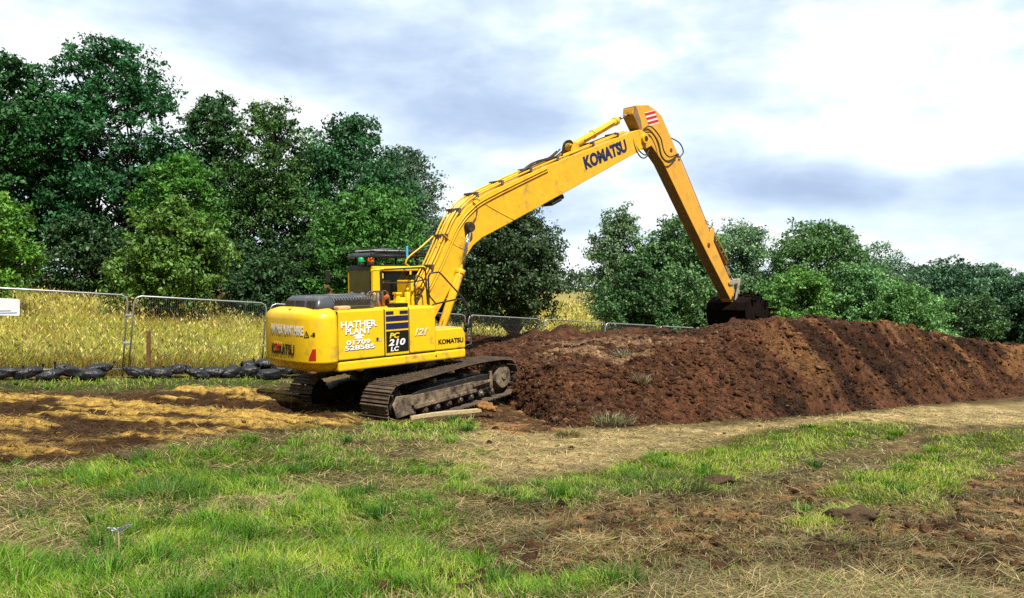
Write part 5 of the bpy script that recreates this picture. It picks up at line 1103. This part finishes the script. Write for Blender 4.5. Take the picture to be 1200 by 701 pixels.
# ------------------------------------------------------------------ row of black bags in front of the fence
bagl = ['black bag lying at the far left end of the bag row', 'flat black bag leaning on the leftmost bag', 'black bag with its tied neck raised, under the white fence rail', 'slack black bag left of the fence joint', 'long plump black bag just left of the fence joint', 'small black bag under the plump bag left of the fence joint',
        'black bag directly at the foot of the fence joint', 'black bag right of the fence joint with an upright tied neck', 'plump black bag beside the rust brown post', 'black bag in front of the rust brown post', 'low black bag right of the rust brown post', 'dull black bag tipped on its side, midway between post and digger',
        'rounded black bag standing on end, midway between post and digger', 'dusty black bag at the front of the pile by the digger', 'black bag on top of the pile by the digger', 'black bag with raised neck behind the pile by the digger', 'dusty flat black bag under the top of the pile by the digger', 'black bag nearest the digger counterweight',
        'black bag in the middle of the pile by the digger', 'black bag against the fence post by the digger']
def bag(X, Y, dz, L_, az_, label, seed, lie=0.12, fat=1.0):
    r_ = random.Random(seed); rot = Matrix.Rotation(az_, 3, 'Z') @ Matrix.Rotation(-lie, 3, 'Y'); Z = H1(X, Y) + dz
    root = empty('sand_bag', (X, Y, Z), 0, label, 'bag', 'black bags along the fence'); q_ = MB(); t = bmesh.new(); bmesh.ops.create_icosphere(t, subdivisions=4, radius=1)
    for v in t.verts:
        x_, y_, z_ = v.co; w_ = 1 - .35 * max(0, x_) ** 2; k = 1 + .16 * float(fbm(x_ * 1.7 + seed, y_ * 1.7 + z_ * 2, 5, 3))
        fold = .035 * math.sin(y_ * 9 + seed + 3 * x_) * (1 - abs(z_)) + .03 * math.sin(x_ * 7 + z_ * 5 + seed)
        p = Vector((math.copysign(abs(x_) ** .85, x_) * L_ * .5, math.copysign(abs(y_) ** .85, y_) * .21 * fat * w_, math.copysign(abs(z_) ** .9, z_) * .155 * fat * w_)) * (k + fold)
        p.z = max(p.z, -.10); v.co = rot @ p + Vector((0, 0, .13))
    for f_ in t.faces: f_.smooth = True
    q_.add(t); q_.build('sack', M_bag, root)
    q_ = MB(); tip = Vector((L_ * .5, 0, 0)); q_.tube([rot @ (tip * .86) + Vector((0, 0, .13)), rot @ (tip * 1.04 + Vector((0, 0, .03))) + Vector((0, 0, .14)), rot @ (tip * 1.16 + Vector((0, r_.uniform(-.04, .04), .11))) + Vector((0, 0, .14))], .04, 8, rfun=lambda u: .07 - .05 * math.sin(min(u * 1.7, 1) * PI / 2) + .03 * max(0, u - .6))
    q_.build('tied_neck', M_bag, root)
fa = math.atan2(.66, .75)
bagl = ['black bag left of the view, continuing the row under the notice', 'black bag left of the view, farthest from the digger'] + bagl
pos = [(-3.2, .5, 0), (-3.9, .45, 0), (-2.62, .42, 0), (-2.15, .50, .02), (-1.75, .72, 0), (-1.35, .48, .05), (-.75, .42, .10), (-.95, .78, 0), (.12, .40, .02), (.62, .45, 0), (1.12, .40, .08), (1.50, .72, 0), (1.98, .42, .02), (2.42, .50, .02), (2.86, .62, .06),
       (3.30, .88, 0), (3.36, .55, .26), (3.02, .36, .16), (3.74, .74, .10), (4.16, .66, .12), (3.66, .42, .20), (4.42, .42, .05)]
for k, ((al_, e_, dz_), lab) in enumerate(zip(pos, bagl)):
    r_ = random.Random(k); X_ = -9.61 + al_ * .75 + e_ * .66; Y_ = 18.5 + al_ * .66 - e_ * .75
    bag(X_, Y_, dz_ - .0, r_.uniform(.52, .74), fa + r_.choice((0, PI)) + r_.uniform(-.5, .5), lab, k, r_.uniform(.0, .45), r_.uniform(.82, 1.08))

# ------------------------------------------------------------------ small things
X_, Y_ = -9.30, 19.0
q_ = MB(); q_.prism([(-.045, -.2), (.045, -.2), (.04, 1.10), (.02, 1.14), (-.04, 1.12)], -.04, .04, .008)
o = q_.build('wooden_post', M_post); o.location = (X_, Y_, H1(X_, Y_)); tag(o, 'short rust brown square post standing in the tall grass behind the fence', 'post')
# plank lying by the track, with a clump of turf at its end
a = Vector((-2.05, 15.02, 0)); b = Vector((-.66, 16.35, 0)); a.z = H1(a.x, a.y) + .10; b.z = H1(b.x, b.y) + .16; d = (b - a).normalized(); s = Vector((-d.y, d.x, 0)) * .06; up_ = Vector((0, 0, .035)); bm = bmesh.new(); rg = []
for k in range(13):
    u = k / 12; c_ = a.lerp(b, u) + Vector((0, 0, .015 * math.sin(u * 5))); w_ = (.35 + .65 * min(1, u * 3)) ; rg.append([bm.verts.new(c_ + s * w_ + up_), bm.verts.new(c_ - s * w_ + up_ * .9), bm.verts.new(c_ - s * w_ - up_), bm.verts.new(c_ + s * w_ - up_)])
for p, q in zip(rg[:-1], rg[1:]):
    for k in range(4): bm.faces.new((p[k], p[(k + 1) % 4], q[(k + 1) % 4], q[k]))
bm.faces.new(rg[0][::-1]); bm.faces.new(rg[-1]); bmesh.ops.recalc_face_normals(bm, faces=bm.faces[:]); me = bpy.data.meshes.new('timber_plank'); bm.to_mesh(me); bm.free()
tag(link('timber_plank', me, M_wood), 'long pale split plank lying along the foot of the near digger track', 'plank')
q_ = MB(); q_.sphere((b.x + .05, b.y - .02, b.z + .07), .11, (1.4, 1, .7), 3, .9, 3); q_.sphere((b.x + .2, b.y - .08, b.z + .02), .10, (1.3, 1, .8), 3, .7, 5)
tag(q_.build('turf_clump', mat('orange_straw_clump', (.30, .14, .035), .9, vary=.5, dirt_scale=12, bump=.03, bump_scale=30)), 'orange brown clump of torn turf at the end of the plank', 'turf clump')
# white tag on a cane
X_, Y_ = -2.45, 4.62; Z_ = float(Hf(np.array(X_), np.array(Y_)))
rt = empty('marker_cane', (X_, Y_, Z_), 0, 'thin pale cane with a crumpled white tag in the grass, bottom left', 'marker')
q_ = MB(); q_.tube([(0, 0, -.03), (.004, 0, .10), (-.002, 0, .20)], .005, 6); q_.build('cane', M_wood, rt)
bm = bmesh.new(); vs = [[bm.verts.new((-.075 + .15 * i / 6, .02 * math.sin(i * 1.3 + j) + .012 * j, .195 + .022 * i / 6 * (1 if i > 3 else .2) - .04 * (j / 3) * (1 - abs(i - 3) / 5) + .006 * math.sin(3 * i + j))) for j in range(4)] for i in range(7)]
for i in range(6):
    for j in range(3): bm.faces.new((vs[i][j], vs[i + 1][j], vs[i + 1][j + 1], vs[i][j + 1]))
g_ = bmesh.ops.solidify(bm, geom=bm.faces[:], thickness=.002); me = bpy.data.meshes.new('tag'); bm.to_mesh(me); bm.free(); link('tag', me, M_white, rt)
# weeds on and by the heap
weed('weed_tuft', 1.98, 15.35, heap_z(1.98, 15.35) + .02, 260, .30, .34, (.10, .12, .05), (.34, .33, .17), 'grey green weed tuft at the foot of the earth bank', 'weed', w=.016)
weed('weed_tuft', 2.35, 15.55, heap_z(2.35, 15.55) + .02, 120, .24, .2, (.12, .11, .05), (.40, .34, .18), 'small dry weed tuft beside the grey green one on the earth bank', 'weed', w=.014)
weed('weed_tuft', 3.0, 17.2, heap_z(3.0, 17.2), 90, .34, .14, (.10, .12, .05), (.38, .37, .22), 'thin pale weed halfway up the left face of the earth bank', 'weed', w=.014)
weed('weed_tuft', 2.9, 19.3, heap_z(2.9, 19.3), 110, .26, .2, (.12, .13, .06), (.44, .44, .30), 'pale weed on the front edge of the flat clay shelf', 'weed', w=.016)
weed('grass_clump', 1.02, 13.7, H1(1.02, 13.7), 320, .22, .2, (.10, .085, .03), (.28, .24, .09), 'small dark tuft standing alone on the tan track before the bank', 'grass clump', w=.012)
weed('grass_clump', -.10, 8.05, H1(-.1, 8.05), 420, .13, .18, (.05, .035, .012), (.16, .11, .04), 'dark muddy tuft at the left end of the bare strip', 'grass clump', w=.010)
weed('grass_clump', 1.75, 8.7, H1(1.75, 8.7) + .01, 1300, .16, .55, (.035, .05, .012), (.14, .17, .04), 'long dark tuft bank at the near edge of the bright green swath', 'grass clump', w=.009)
weed('grass_clump', -1.05, 4.95, H1(-1.05, 4.95), 260, .20, .14, (.05, .11, .02), (.26, .32, .09), 'spiky green tuft near the bottom of the photo, left of centre', 'grass clump', w=.006)
weed('grass_clump', -3.1, 6.6, H1(-3.1, 6.6), 900, .24, .42, (.03, .10, .01), (.10, .22, .02), 'largest deep green grass clump, left foreground', 'grass clump', w=.008)
for X_, Y_, R_, lab in ((-4.45, 8.55, .13, 'dark lump of turf on the edge of the matted straw, left'), (3.35, 7.35, .15, 'dark earth lump between the two green swaths'), (2.55, 9.25, .12, 'brown earth lump on the bare strip')):
    q_ = MB(); z_ = H1(X_, Y_); q_.sphere((X_, Y_, z_ + R_ * .25), R_, (1.6, 1, .6), 4, .7, int(R_ * 100)); tag(q_.build('earth_lump', M_heap if 0 else mat('lump_soil', (.07, .042, .018), .95, vary=.5, dirt_scale=14, bump=.03, bump_scale=35)), lab, 'earth lump')
